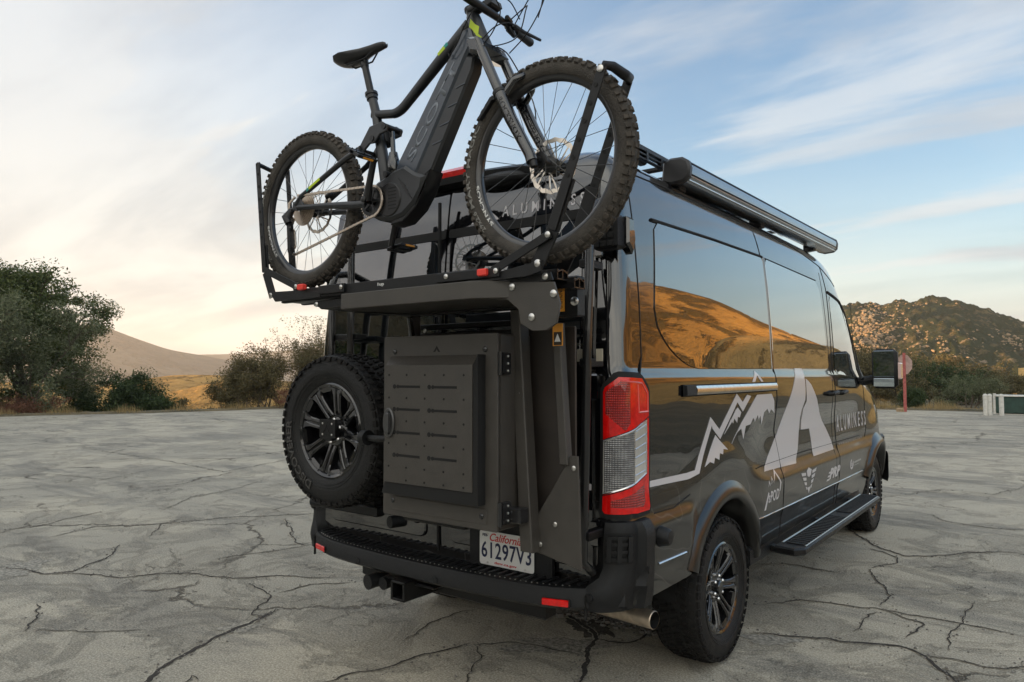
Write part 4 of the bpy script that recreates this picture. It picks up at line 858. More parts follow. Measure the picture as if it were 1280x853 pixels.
# ---- graphics at the rear
RW = lambda x, z, o=0.: rear(x, z, o)
lettering('van_lettering', 'A L U M I N E S S', .345, 2.244, .80, 2.296, M['silver'], 0, .008, off=.0165, fn=RW)
conform('mountain_logo', poly_bm([[(.155, 2.232), (.215, 2.300), (.245, 2.335), (.252, 2.30), (.33, 2.236), (.24, 2.232)]]), RW, M['silver'], VAN, .0165, .015, .05)
for s in (1, -1): conform('ridge_stripe', poly_bm([rrect(min(s * .70, s * .862), 1.022, max(s * .70, s * .862), 1.048, .003, 2)]), RW, M['silver'], VAN, .0165, .015, None)
# ---- tail lights
def tail(s):
    W_ = lambda u, v, o=0.: wrapc(u, v, o, s)
    q = RC * pi / 2
    out_ = [(-.035, .935), (-.02, .915), (.10, .905), (.20, .912), (.325, .915), (.345, .93), (.352, .96), (.352, 1.43), (.335, 1.455), (.27, 1.500), (.24, 1.510), (.08, 1.515), (.05, 1.508), (-.02, 1.462), (-.035, 1.44)]
    W0 = W_; W_ = lambda u, v, o=0.: W0(.005 + u * .735, v, o * .55)
    t = conform('tail_light', poly_bm([out_]), W_, M['gap'], VAN, .016, -.01, .025)
    inn = [(-.015, .945), (.0, .932), (.32, .93), (.333, .945), (.333, 1.425), (.315, 1.442), (.255, 1.485), (.07, 1.492), (-.005, 1.448), (-.015, 1.43)]
    # upper red, clear slanted band, lower red
    up = [(-.015, 1.235), (.333, 1.325), (.333, 1.425), (.315, 1.442), (.255, 1.485), (.07, 1.492), (-.005, 1.448), (-.015, 1.43)]
    midl = [(-.015, 1.01), (.300, 1.085), (.300, 1.310), (-.015, 1.228)]
    lo = [(-.015, .945), (.0, .932), (.32, .93), (.333, .945), (.333, 1.318), (.308, 1.312), (.308, 1.078), (-.015, 1.002)]
    conform('red_lens', poly_bm([up]), W_, M['redlens'], t, .020, .014, .025); conform('red_lens', poly_bm([lo]), W_, M['redlens'], t, .020, .014, .025)
    conform('clear_lens', poly_bm([midl]), W_, M['clear'], t, .019, .014, .025)
    conform('prism_zone', poly_bm([[(-.008, 1.018), (.155, 1.055), (.155, 1.268), (-.008, 1.224)]]), W_, M['mesh'], t, .0205, .019, .025)
    # bright bead round the clear lens, reflector steps, chamber edges
    def bead(pts, r_, m_, nm):
        q_ = []
        for (a, b), (c_, d_) in zip(pts[:-1], pts[1:]):
            n_ = max(1, int(math.hypot(c_ - a, d_ - b) / .03))
            for i in range(n_): q_.append(W_(a + (c_ - a) * i / n_, b + (d_ - b) * i / n_, .020))
        q_.append(W_(*pts[-1], .020)); MB().tube(q_, r_, 5).build(nm, m_, t)
    bead([(-.012, 1.228), (.300, 1.310), (.300, 1.085), (-.012, 1.01)], .004, M['chrome'], 'bright_bead')
    for k in range(6): bead([(.165, 1.085 + .036 * k), (.298, 1.10 + .038 * k)], .0022, M['chrome'], 'reflector_step')
    bead([(.160, 1.052), (.160, 1.275)], .0025, M['chrome'], 'reflector_step')
    bead([(.20, 1.46), (.21, 1.345), (.325, 1.345)], .004, M['pinkline'], 'chamber_edge'); bead([(.315, 1.345), (.315, 1.42), (.25, 1.465), (.08, 1.475)], .004, M['pinkline'], 'chamber_edge')
    conform('reflector_zone', poly_bm([[(.0, 1.34), (.10, 1.27), (.13, 1.30), (.13, 1.47), (.08, 1.475), (.0, 1.43)]]), W_, M['redfacet'], t, .0207, .019, .025)
    conform('reflector_zone', poly_bm([[(.03, .96), (.25, .95), (.28, .97), (.28, 1.04), (.03, .985)]]), W_, M['redfacet'], t, .0207, .019, .025)
def optics(name, c_hi, c_lo, px_, pz_, metal=0.):
    mt = mat(name, c_hi, .14, metal=metal, coat=1.); g = G(mt); S_ = g.n('ShaderNodeSeparateXYZ', {0: g.pos()}).outputs
    hx = g.m('ADD', S_[0], S_[1]); a = g.m('ABSOLUTE', g.m('SINE', g.m('MULTIPLY', hx, pi / px_))); b_ = g.m('ABSOLUTE', g.m('SINE', g.m('MULTIPLY', S_[2], pi / pz_)))
    f = g.m('MULTIPLY', a, b_); v = g.noise(g.pos(), 26, 2, .5, 0, .38, .62)
    c = g.mix(g.rng(f, .15, .75), c_lo, c_hi); c = g.mix(g.m('MULTIPLY', v, .5), c, c_lo); g.link(c, g.b.inputs['Base Color']); g.link(g.bump(f, .9, .004), g.b.inputs['Normal']); return mt
M['clear'] = mat('clear_lens', (.62, .60, .56), .12, metal=.35, coat=1., noise_amt=.1, nscale=20); M['mesh'] = optics('prism_lens', (.62, .62, .60), (.07, .07, .075), .0085, .0085, .3)
M['redfacet'] = optics('red_prism_lens', (.66, .03, .02), (.20, .003, .003), .010, .010)
M['pinkline'] = mat('lens_edge', (.75, .10, .09), .2, coat=1.)
tail(1); tail(-1)
# ---- rear bumper: centre beam with ribbed step, corner pieces
def by(x, e=0): return -.115 + .03 * abs(x) ** 2 + .155 * max(0, (abs(x) - .55) / .46) ** 2.4
xs = [-1.0 + .05 * i for i in range(41)]
pr = [(.16, .535), (.02, .530), (.0, .545), (.004, .605), (.012, .618), (.16, .622), (.22, .622)]
mb = MB(); mb.grid(lambda x, t: Vector((x, by(x) + pr[t][0], pr[t][1] + .02 * (abs(x)) ** 2)), xs, range(len(pr))); bp_ = mb.build('rear_bumper', M['plastic'], VAN, smooth=40)
for i in range(36):
    x = -.83 + i * 1.66 / 35; MB().box((x, by(x) + .085, .6285 + .02 * x * x), (.016, .105, .007), Matrix.Rotation(-.06 * x, 3, 'Z'), .003).build('step_rib', M['plastic'], bp_)
mb = MB()
for i in range(60):
    x = -.80 + i * 1.6 / 59; mb.bolt((x, by(x) + .022, .6245 + .02 * x * x), (0, 0, 1), .0035, .003, 6)
tag(mb.build('step_studs', M['steel'], bp_), kind='stuff')
for s in (1, -1):
    # corner post: from the step up to below the tail light and round to the side
    def cp(u, t, s=s):
        z = t; u0 = .012 - .075 * sstep(.70, .60, z); u = u0 + (u - us0) / (us1 - us0) * (us1 - u0); o = .026 - .012 * sstep(.86, .92, z) + .006 * sstep(.55, .62, z)
        v = wrapc(u, max(z, .42), o, s); k = sstep(.13, -.02, u) * sstep(.72, .60, z)       # foot sweeps rearwards into the step
        v.y -= .050 * k; v.z = z; return v
    us0, us1 = -.045, .211; us = [-.045 + .016 * i for i in range(17)]; zt = [.545, .55, .56, .58, .61, .64, .68, .72, .76, .80, .84, .87, .895, .90]
    mb = MB(); mb.grid(lambda u, z: cp(u, z), us, zt)
    mb.add([cp(u, .90) for u in us] + [wrapc(u, .905, 0, s) for u in us], [(i, i + 1, len(us) + i + 1, len(us) + i) for i in range(len(us) - 1)])
    mb.add([cp(us[0], z) for z in zt] + [wrapc(us[0] - .012, z, -.02, s) for z in zt], [(i, i + 1, len(zt) + i + 1, len(zt) + i) for i in range(len(zt) - 1)])
    mb.add([cp(u, .545) for u in us] + [wrapc(u, .55, -.12, s) for u in us], [(i, i + 1, len(us) + i + 1, len(us) + i) for i in range(len(us) - 1)])
    c_ = mb.build('bumper_corner', M['plastic'], VAN, smooth=40)
    # recessed latch plate in the corner
    W_ = lambda u, v, o=0., s=s: wrapc(u, v, o + .034, s)
    conform('latch_plate', poly_bm([rrect(.012, .735, .105, .86, .012, 3)]), W_, M['gap'], c_, .001, -.004, .03)
    for zz in (.755, .785, .815, .842): conform('latch_bar', poly_bm([rrect(.020, zz - .006, .098, zz + .008, .003, 2)]), W_, M['plastic'], c_, .009, 0., .03)
    for uu in (.03, .058, .088): conform('latch_bar', poly_bm([rrect(uu - .006, .745, uu + .006, .85, .003, 2)]), W_, M['plastic'], c_, .013, 0., .03)
    for uu, zz in ((.15, .70), (.0, .60)):
        a = cp(uu, zz); b = (cp(uu, zz) - wrapc(uu, zz, -.1, s)).normalized(); MB().tube([a - b * .004, a + b * .003, a + b * .0035], [.017, .017, .013], 16).build('parking_sensor', M['plastic'], c_)
    # side body panel below the joint
    x_ = .75 * s; a = Vector((x_, by(x_) - .001, .553)); zc_ = .562 + .02 * x_ * x_
    rot_ = Matrix.Rotation(s * .20, 3, 'Z'); MB().box((s * .755, by(.755) + .006, .572), (.125, .02, .036), Matrix.Rotation(s * .28, 3, 'Z'), .006).build('reflector_frame', M['gap'], bp_); MB().box((s * .755, by(.755) + .002, .572), (.112, .02, .028), Matrix.Rotation(s * .28, 3, 'Z'), .003).build('red_reflector', M['redlens'], bp_)
    # cap and trim strip on the body-coloured side of the bumper
    p0 = side(.33, .805, 0, s); MB().lathe([(.001, .050), (.028, .048), (.036, .040), (.042, .012), (.046, .0), (.046, -.02)], 20, 'x' if s > 0 else 'x', p0 if s > 0 else p0).build('filler_cap', M['plastic'], VAN) if s > 0 else None
    seam([(.31, .69), (.60, .683)], s, .006, 'side_trim_strip', M['chrome'], .003)
for x in (-.42, .12): MB().tube([(x, by(x) - .001, .56), (x, by(x) - .006, .56)], [.016, .013], 14).build('parking_sensor', M['plastic'], bp_)
seamv = MB()
for s in (1, -1): MB().box((s * .87, by(.87) + .0, .56), (.004, .012, .10), None).build('bumper_seam', M['gap'], bp_)
# hitch, socket, exhaust
mb = MB()
for d_ in ((-.040, 0), (.040, 0)): mb.box((-.10 + d_[0], -.03, .475), (.012, .22, .088), None, .003)
for d_ in (-.040, .040): mb.box((-.10, -.03, .475 + d_), (.088, .22, .012), None, .003)
ht = mb.build('hitch_receiver', M['blackmetal'], VAN); tag(ht, kind=None)
MB().box((.0, .12, .46), (1.2, .08, .08), None, .01).build('hitch_beam', M['blackmetal'], VAN)
MB().box((-.10, -.02, .50), (.34, .10, .012), None, .003).build('hitch_plate', M['blackmetal'], VAN)
MB().tube([(-.30, .04, .475), (-.34, -.07, .470), (-.345, -.11, .468)], [.03, .036, .038], 14).build('trailer_socket', M['plastic'], VAN); MB().tube([(-.26, -.01, .475), (-.262, -.085, .47)], [.03, .032], 14).build('socket_cover', M['plastic'], VAN)
M['exhaust'] = mat('weathered_exhaust_steel', (.50, .42, .33), .42, metal=.8, noise_amt=.3, nscale=20)
mb = MB(); a = Vector((.30, .48, .415)); b = Vector((.98, .37, .425)); d = (b - a).normalized(); mb.tube([a, b - d * .004, b], [.040, .040, .0368], 24, cap=False); mb.build('exhaust_pipe', M['exhaust'], VAN); MB().tube([b - d * .30, b - d * .003], [.036, .0362], 20, cap=False).tube([b - d * .30, b - d * .29], .036, 20).build('exhaust_bore', M['gap'], VAN)
# ---- licence plate
pl = MB().prism(rrect(.287, .640, .592, .792, .012), .002, .006, 'y', .001).build('license_plate', mat('plate_white', (.72, .72, .70), .35, coat=.4), VAN)
M['navy'] = mat('plate_navy', (.01, .015, .06), .4); M['platered'] = mat('plate_red', (.55, .02, .02), .4)
flat = lambda x, z, o=0.: Vector((x, .002 - o, z))
lettering('plate_number', '61297V3', .300, .672, .579, .745, M['navy'], 0, .012, fn=flat, off=.0022, parent=pl)
bm = text_bm('California', 1., .008, .35); fit(bm, .348, .750, .530, .785); conform('plate_state', bm, flat, M['platered'], pl, .0018, .0004, None)
bm = text_bm('dmv.ca.gov', 1., .012); fit(bm, .375, .647, .50, .661); conform('plate_web_address', bm, flat, M['platered'], pl, .0018, .0004, None)
bm = text_bm('FEB', 1., .02); fit(bm, .306, .767, .335, .779); conform('plate_sticker', bm, flat, M['navy'], pl, .0018, .0004, None)
for x in (.335, .545):
    for z_ in (.652, .779): MB().bolt((x, .002, z_), (0, -1, 0), .005, .003).build('plate_screw', M['steel'], pl)
# ---- running boards
for s in (1, -1):
    y0, y1 = 1.84, 4.18; xa, xb = 1.03, 1.205
    t = MB().prism([(s * xa, y0 + .02), (s * (xb - .05), y0), (s * xb, y0 + .06), (s * xb, y1 - .05), (s * (xb - .05), y1), (s * xa, y1)], .43, .475, 'z', .01).build('running_board', M['blackmetal'], VAN)
    for i in range(40):
        yy = y0 + .14 + i * (y1 - y0 - .25) / 39
        if 20 <= i <= 22: continue
        MB().box((s * (xa + .105), yy, .478), (.12, .030, .008), None, .002).build('tread_bar', M['plastic'], t)
    MB().box((s * (xb - .012), (y0 + y1) / 2, .479), (.010, y1 - y0 - .2, .006), None, .002).build('board_edge_strip', M['chrome'] if False else M['steel'], t)
    MB().box((s * (xa + .03), (y0 + y1) / 2, .482), (.012, y1 - y0 - .2, .010), None, .003).build('board_edge_strip', M['steel'], t)
    for yy in (1.95, 2.95, 3.95): MB().prism([(s * .86, .47), (s * .90, .42), (s * 1.15, .418), (s * 1.15, .429), (s * .95, .47)], yy - .03, yy + .03, 'y', .004).build('board_bracket', M['blackmetal'], t)
    MB().box((s * .97, 2.95, .455), (.05, 2.8, .11), None, .015).build('sill', M['plastic'], VAN)
# ---- mirrors
for s in (1, -1):
    t = MB(); c_ = Vector((s * 1.165, 4.72, 1.545)); t.box(c_, (.21, .12, .36), Matrix.Rotation(s * .10, 3, 'Z'), .035); t = t.build('door_mirror', M['plastic'], VAN, smooth=50)
    MB().tube([(s * .93, 4.70, 1.42), (s * 1.02, 4.74, 1.44), (s * 1.10, 4.74, 1.46)], [.05, .04, .04], 10).build('mirror_arm', M['plastic'], t)
    MB().box(c_ + Vector((-s * .003, -.062, .045)), (.165, .008, .235), Matrix.Rotation(s * .10, 3, 'Z'), .003).build('mirror_glass', mat('mirror_glass', (.55, .62, .66), .02, metal=1.) if s > 0 else bpy.data.materials['mirror_glass'], t)
    MB().box(c_ + Vector((-s * .003, -.062, -.125)), (.165, .008, .075), Matrix.Rotation(s * .10, 3, 'Z') @ Matrix.Rotation(.05, 3, 'X'), .003).build('mirror_glass', bpy.data.materials['mirror_glass'], t)
    MB().box(c_ + Vector((s * .115, .0, -.02)), (.04, .09, .15), None, .012).build('mirror_indicator', M['orangelens'] if 'orangelens' in M else M.setdefault('orangelens', mat('indicator_lens', (.75, .55, .5), .15, coat=1.)), t)
    conform('mirror_sail', poly_bm([[(4.56, 1.46), (4.93, 1.42), (4.66, 1.73)]]), sgn_side(s), M['plastic'], t, .012, -.004, .07)
# rear view camera housing high on the right rear corner
t = MB().box((.955, .03, 2.085), (.12, .07, .14), None, .012).build('corner_lamp_housing', M['plastic'], VAN)
for i in range(4):
    for j in range(3): MB().box((.92 + .032 * j, -.007, 2.035 + .033 * i), (.024, .012, .024), None, .003).build('lamp_cell', M['gap'], t)
MB().prism([(.05, 2.04), (.10, 2.00), (.12, 2.06), (.105, 2.15), (.05, 2.15)], .985, 1.035, 'x', .010).build('lamp_cover', M['paint'], t)
# antenna on the wing
MB().tube([(.83, 5.15, 1.38), (.80, 5.10, 2.2)], [.004, .0018], 6).build('antenna', M['gap'], VAN)
# ---- roof rails and rack crossbars
for s in (1, -1):
    rr_ = MB(); rr_.box((s * .80, 2.1, 2.620), (.03, 3.2, .03), None, .006); rr_ = rr_.build('roof_rail', M['blackmetal'], VAN)
    for yy in (.6, 1.3, 2.1, 2.9, 3.6): MB().box((s * .80, yy, 2.575), (.04, .10, .08), None, .008).build('rail_foot', M['blackmetal'], rr_)
for yy in (1.1, 1.7, 2.5, 3.3): MB().box((0, yy, 2.645), (1.62, .04, .022), None, .005).build('crossbar', M['blackmetal'], VAN)
t = MB().box((0.05, 2.2, 2.675), (1.35, 1.5, .035), None, .006).build('solar_panel', mat('solar_panel', (.01, .015, .03), .08, coat=1.), VAN)
MB().box((.05, 1.44, 2.675), (1.38, .03, .045), None, .004).build('panel_frame', M['blackmetal'], t)
for x in (.66, .70, .74): MB().box((x, .72, 2.63), (.012, .12, .07), None, .003).build('frame_bracket', M['blackmetal'], t)
mb = MB()
for dz_ in (0, .022, .044): mb.box((.84, .56, 2.545 + dz_ - .0), (.02, .42, .010), None, .002)
for dy_ in (.36, .48, .60, .76): mb.box((.84, dy_, 2.567), (.022, .02, .056), None, .002)
mb.build('awning_bracket', M['blackmetal'], VAN)
# ---- awning
AW = empty('awning', (.93, 2.3, 2.52), 'rolled up awning in a dark metal case along the right roof edge', 'awning')
yA, yB = .88, 3.90
prf = [(.85, 2.50), (.90, 2.482), (.97, 2.488), (.998, 2.512), (1.004, 2.555), (.994, 2.59), (.962, 2.612), (.90, 2.615), (.86, 2.60)]
M['awn'] = mat('grey_anodised_case', (.26, .29, .33), .24, metal=.85, coat=.3, noise_amt=.08, nscale=4); M['awndark'] = mat('case_end_plastic', (.02, .02, .022), .4, noise_amt=.2)
MB().prism(prf, yA, yB, 'y').build('case', M['awn'], AW, smooth=30)
big = [(a + (a - .93) * .04, b + (b - 2.555) * .04) for a, b in prf]
for a, b in ((yA - .035, yA + .012), (yB - .012, yB + .05)): MB().prism(big, a, b, 'y', .012).build('end_cap', M['awndark'], AW, smooth=40)
for z_, x_ in ((2.522, 1.001), (2.580, .998)): MB().box((x_, (yA + yB) / 2, z_), (.006, yB - yA, .006), None, .001).build('case_groove', M['gap'], AW)
MB().box((.984, (yA + yB) / 2, 2.497), (.012, yB - yA, .008), None, .002).build('lead_rail', M['chrome'], AW)
for yy in (1.0, 2.3, 3.6): MB().prism([(.82, 2.46), (.90, 2.47), (.90, 2.50), (.82, 2.56)], yy - .04, yy + .04, 'y', .004).build('mount_bracket', M['awndark'], AW)
AW.location.x -= .045; AW.location.z += .02; AW.rotation_euler = (R(.9), 0, 0)
# ---- wheels (built once, facing -Y, copied)
def tyre_mesh(Rr, wd, rim_r, nblk, name):
    h = wd / 2
    mb = MB(); prof = [(rim_r, -h * .78), (rim_r + .012, -h * .86), (rim_r + .03, -h * .93), (rim_r + .06, -h), (Rr - .075, -h * 1.0), (Rr - .04, -h * .95), (Rr - .014, -h * .88), (Rr - .009, -h * .7), (Rr - .009, 0), (Rr - .009, h * .7), (Rr - .014, h * .88), (Rr - .04, h * .95), (Rr - .075, h), (rim_r + .06, h), (rim_r + .012, h * .86), (rim_r, h * .78)]
    mb.lathe(prof, 96, 'y'); 
    for rr_, dd_ in ((rim_r + .035, -h * .945), (rim_r + .05, -h * .985)): mb.lathe([(rr_ - .0015, dd_), (rr_, dd_ - .002), (rr_ + .0015, dd_)], 72, 'y')
    return mb.mesh(name, 40)
def tread_mesh(Rr, wd, nblk, seed=1):
    mb = MB(); h = wd / 2; rnd = random.Random(seed)
    rowsx = [(-.80, .34), (-.42, .30), (0, .30), (.42, .30), (.80, .34)]
    for k, (cx_, w_) in enumerate(rowsx):
        for i in range(nblk):
            a = 2 * pi * (i + (k % 2) * .5) / nblk; da = 2 * pi / nblk * .90; edge = abs(cx_) > .7
            r0, r1 = Rr - .011, Rr
            sk = .18 * da * (1 if cx_ >= 0 else -1)
            y0, y1 = h * (cx_ - w_ / 2 * .9), h * (cx_ + w_ / 2 * .9)
            if edge and cx_ < 0: y0 = -h * .955
            if edge and cx_ > 0: y1 = h * .955
            P_ = []
            st = .25 * (y1 - y0) * (1 if i % 2 else -1) * (0 if edge else 1)
            for rad in (r0, r1):
                for (ya, t_) in ((y0, -.5), (y0 + abs(st) * .5, 0.0), (y0, .5), (y1, .5), (y1 - abs(st) * .5, 0.0), (y1, -.5)):
                    rr_ = rad - (.020 if edge and abs(ya) > h * .9 else .002 if edge else 0)
                    an = a + t_ * da * .5 * 1.7 * .58 + sk * (ya - y0) / (y1 - y0) * 1.5
                    P_.append((rr_ * cos(an), ya, rr_ * sin(an)))
            mb.add(P_, [tuple(range(6, 12))] + [(j, (j + 1) % 6, 6 + (j + 1) % 6, 6 + j) for j in range(6)])
            if edge:       # shoulder lug running down the side wall
                s_ = -1 if cx_ < 0 else 1
                L_ = .018 if i % 2 else .010; q = []
                for rad, yy in ((Rr - .018, s_ * h * .95), (Rr - .02 - L_, s_ * h * .992)):
                    for t_ in (-.4, .4):
                        for oo in (0, .008):
                            an = a + t_ * da; q.append((rad * cos(an), yy + s_ * (oo - .004), rad * sin(an)))
                mb.add(q, [(1, 3, 7, 5), (0, 1, 5, 4), (2, 3, 7, 6), (4, 5, 7, 6), (0, 1, 3, 2)])
    return mb.mesh('tread', None)
def rim_parts(rr):
    """barrel, paired spokes, machined faces, hub, lug nuts; facing -Y"""
    ps = []
    mb = MB(); mb.lathe([(rr + .012, -.095), (rr + .014, -.105), (rr + .006, -.110), (rr - .006, -.104), (rr - .012, -.09), (rr - .02, -.02), (rr - .035, .06), (rr - .005, .10), (rr + .012, .10)], 72, 'y'); mb.lathe([(.03, -.02), (rr - .02, .0)], 48, 'y'); ps.append(('rim', mb.mesh('rim', 40), 'rimblack'))
    sp_ = MB(); mf = MB()
    for k in range(8):
        a = 2 * pi * k / 8
        def pt(r_, off_, y_): return Vector((r_ * cos(a) - off_ * sin(a), y_, r_ * sin(a) + off_ * cos(a)))
        st = [(.075, .023, -.070), (.11, .020, -.080), (.165, .021, -.092), (rr - .030, .028, -.098), (rr - .012, .046, -.099)]
        for s in (-1, 1):      # twin ribs with a sunk groove between them
            vs = []
            for r_, hw, y_ in st:
                g_ = .006 if r_ < rr - .035 else .003
                vs += [pt(r_, s * g_, y_ + .004), pt(r_, s * (g_ + .004), y_), pt(r_, s * hw, y_), pt(r_, s * (hw + .005), y_ + .006), pt(r_, s * (hw + .007), y_ + .045), pt(r_, s * g_, y_ + .045)]
            sp_.add(vs, [(i * 6 + j, i * 6 + (j + 1) % 6, i * 6 + 6 + (j + 1) % 6, i * 6 + 6 + j) for i in range(4) for j in range(6)] + [(0, 1, 2, 3, 4, 5), (24, 25, 26, 27, 28, 29)])
            vf = []
            for r_, hw, y_ in st[1:]: g_ = .006 if r_ < rr - .035 else .003; vf += [pt(r_, s * (g_ + .005), y_ - .0012), pt(r_, s * (hw - .001), y_ - .0012)]
            mf.add(vf, [(i * 2, i * 2 + 1, i * 2 + 3, i * 2 + 2) for i in range(3)])
        sp_.add([pt(.10, -.005, -.070), pt(.10, .005, -.070), pt(rr - .02, .005, -.086), pt(rr - .02, -.005, -.086)], [(0, 1, 2, 3)])
        b2 = a + pi / 8      # short web at the rim between spokes
        def qt(r_, off_, y_): return Vector((r_ * cos(b2) - off_ * sin(b2), y_, r_ * sin(b2) + off_ * cos(b2)))
        sp_.add([qt(rr - .030, -.030, -.094), qt(rr - .030, .030, -.094), qt(rr - .006, .050, -.102), qt(rr - .006, -.050, -.102), qt(rr - .030, -.030, -.06), qt(rr - .030, .030, -.06)], [(0, 1, 2, 3), (0, 1, 5, 4)])
    ps.append(('spokes', sp_.mesh('spokes', 30), 'rimblack')); ps.append(('spoke_faces', mf.mesh('spoke_faces', 30), 'rimmach'))
    mb = MB(); mb.lathe([(.001, -.10), (.028, -.10), (.034, -.095), (.036, -.075), (.060, -.072), (.075, -.070), (.082, -.060), (.082, -.02)], 32, 'y'); ps.append(('hub', mb.mesh('hub', 30), 'rimblack'))
    return ps
NUT = MB().tube([Vector((0, -.066, 0)), Vector((0, -.088, 0)), Vector((0, -.094, 0))], [.010, .010, .006], 8).mesh('lug_nut', 30)
RIVET = MB().bolt((0, -.108, 0), (0, -1, 0), .005, .004, 8).mesh('rim_bolt', 30)
rimset = rim_parts(.222); tyre_m = tyre_mesh(WR, .25, .228, 40, 'tyre'); tread_m = tread_mesh(WR, .25, 54)
def put_wheel(parent, loc, rotz, spin=0., as_thing=None, spare=False):
    if as_thing: w_ = empty('spare_wheel', loc, *as_thing, rot=(0, spin, rotz))
    else:
        w_ = bpy.data.objects.new('wheel', None); COL.objects.link(w_); w_.parent = parent; w_.matrix_parent_inverse = world_of(parent).inverted(); w_.location = loc; w_.rotation_euler = (0, spin, rotz); w_.empty_display_size = .1
    link('tyre', tyre_m, M['rubber'], w_, (0, 0, 0)); tr = link('tread', tread_m, M['dust'], w_, (0, 0, 0)); tag(tr, kind='stuff')
    for nm, me, mk in rimset: link(nm, me, M[mk], w_, (0, 0, 0))
    for k in range(6):
        a = 2 * pi * (k + .5) / 6; link('lug_nut', NUT, M['chrome'], w_, (.058 * cos(a), 0, .058 * sin(a)))
    for k in range(16):
        a = 2 * pi * (k + .5) / 16; link('rim_bolt', RIVET, M['rimmach'], w_, (.214 * cos(a), 0, .214 * sin(a)))
    return w_
for yy in (RA, FA):
    put_wheel(VAN, (.875, yy, WR), R(90), R(7)); put_wheel(VAN, (-.875, yy, WR), R(-90), R(20))
# ================================================================ SPARE WHEEL, LADDER, BOX CARRIER
M['brown'] = mat('dark_side_panel', (.030, .024, .020), .5, noise_amt=.2, nscale=8)
def mesh_part(fn, name, mt, parent, **k):
    mb = MB(); fn(mb); return mb.build(name, mt, parent, **k)
SPC = (-.44, -.175, 1.225)
SPW = put_wheel(None, SPC, 0, R(12), as_thing=('knobbly spare wheel with a black spoked rim hung left of the metal box', 'spare wheel'))
# raised letters on the tyre wall
def arc_text(name, txt, r0, r1, a_start, a_end, y0, cen, mt, parent, off=.002, bold=.02, sgn=1, base_fn=None):
    bm = text_bm(txt, 1., bold); fit(bm, 0, 0, 1, 1)
    def f(u, v, o=0.):
        a = R(a_start + (a_end - a_start) * u); r_ = r0 + (r1 - r0) * v; return Vector((cen[0] + r_ * cos(a), cen[1] + y0(r_) - o, cen[2] + r_ * sin(a)))
    return conform(name, bm, f, mt, parent, off, -.001, .08, smooth=False)
M['letter'] = mat('raised_rubber_letters', (.045, .043, .04), .6)
o = arc_text('tyre_lettering', 'DISCOVERER', .275, .318, 248, 172, lambda r_: -.126, SPC, M['letter'], SPW, .003)
# lock plate over the hub
mesh_part(lambda b: b.prism(shift(rrect(-.060, -.045, .060, .045, .008, 3), SPC[0] + .0, SPC[2] + .01), SPC[1] - .118, SPC[1] - .112, 'y', .001), 'hub_plate', M['blackmetal'], SPW)
mesh_part(lambda b: b.cyl((SPC[0], SPC[1] - .115, SPC[2]), (SPC[0], SPC[1] - .05, SPC[2]), .05, 20), 'hub_clamp', M['blackmetal'], SPW)
for dx, dz in ((-.035, .035), (.035, .035), (-.035, -.018), (.035, -.018)): mesh_part(lambda b: b.bolt((SPC[0] + dx, SPC[1] - .118, SPC[2] + dz), (0, -1, 0), .005, .003, 10), 'bolt', M['steel'], SPW)
MB().prism([(SPC[0] - .03, 1.215), (SPC[0] - .004, 1.255), (SPC[0] + .020, 1.215), (SPC[0] - .004, 1.240)], SPC[1] - .1195, SPC[1] - .118, 'y').build('triangle_mark', M['gap'], SPW)
# wheel carrier with its latch arm
WC = empty('wheel_carrier', (-.44, -.03, .62), 'black swing out arm that carries the spare wheel, low on the left rear door', 'carrier')
mesh_part(lambda b: b.box((-.44, .0, 1.15), (.09, .05, .70), None, .006), 'arm', M['blackmetal'], WC)
mesh_part(lambda b: b.box((-.44, -.03, 1.225), (.26, .03, .26), None, .006), 'mount_plate', M['blackmetal'], WC)
mesh_part(lambda b: b.box((-.60, -.02, .80), (.5, .05, .05), None, .006), 'lower_tube', M['blackmetal'], WC)
mesh_part(lambda b: b.tube([(-.80, -.02, .80), (-.885, -.03, .80)], .030, 16), 'bump_stop', M['plastic'], WC)
mesh_part(lambda b: b.tube([(-.18, -.02, .78), (-.20, -.10, .78)], .030, 16), 'bump_stop', M['plastic'], WC)
# latch reaching over the tyre from the box
mesh_part(lambda b: b.tube([(.10, -.40, 1.225), (.02, -.38, 1.218), (-.075, -.35, 1.216)], [.012, .016, .013], 10), 'latch_arm', M['blackmetal'], WC)
mesh_part(lambda b: b.tube([(-.075, -.35, 1.215), (-.115, -.345, 1.215)], [.034, .034], 18), 'latch_pad', M['plastic'], WC)
# ladders
LD = empty('rear_ladder', (-.60, -.05, .62), 'black tube ladder with round rungs on the left rear door', 'ladder')
for x, zt_ in ((-.70, 2.04), (-.545, 2.42)):
    mesh_part(lambda b: b.tube([(x, -.01, .93), (x, -.065, .99), (x, -.065, zt_ - .06), (x, -.04, zt_), (x, .10, zt_ + .02)], .019, 14), 'rail', M['tubing'] if 'tubing' in M else M.setdefault('tubing', mat('black_satin_tube', (.015, .015, .016), .25, coat=.3)), LD, smooth=60)
for z_ in (1.05, 1.30, 1.565, 1.86): mesh_part(lambda b: b.tube([(-.70, -.065, z_), (-.545, -.065, z_)], .016, 12), 'rung', M['tubing'], LD, smooth=60)
for z_ in (1.02, 1.70): mesh_part(lambda b: b.box((-.62, -.02, z_), (.22, .07, .03), None, .004), 'ladder_bracket', M['blackmetal'], LD)
GP = empty('grab_pole', (.915, -.10, .74), 'single black upright pole beside the right tail light', 'pole')
mesh_part(lambda b: b.tube([(.885, .0, .70), (.893, -.085, .76), (.918, -.085, 1.60), (.935, -.085, 2.10), (.93, -.02, 2.2), (.90, .13, 2.26)], .019, 14), 'tube', M['tubing'], GP, smooth=60)
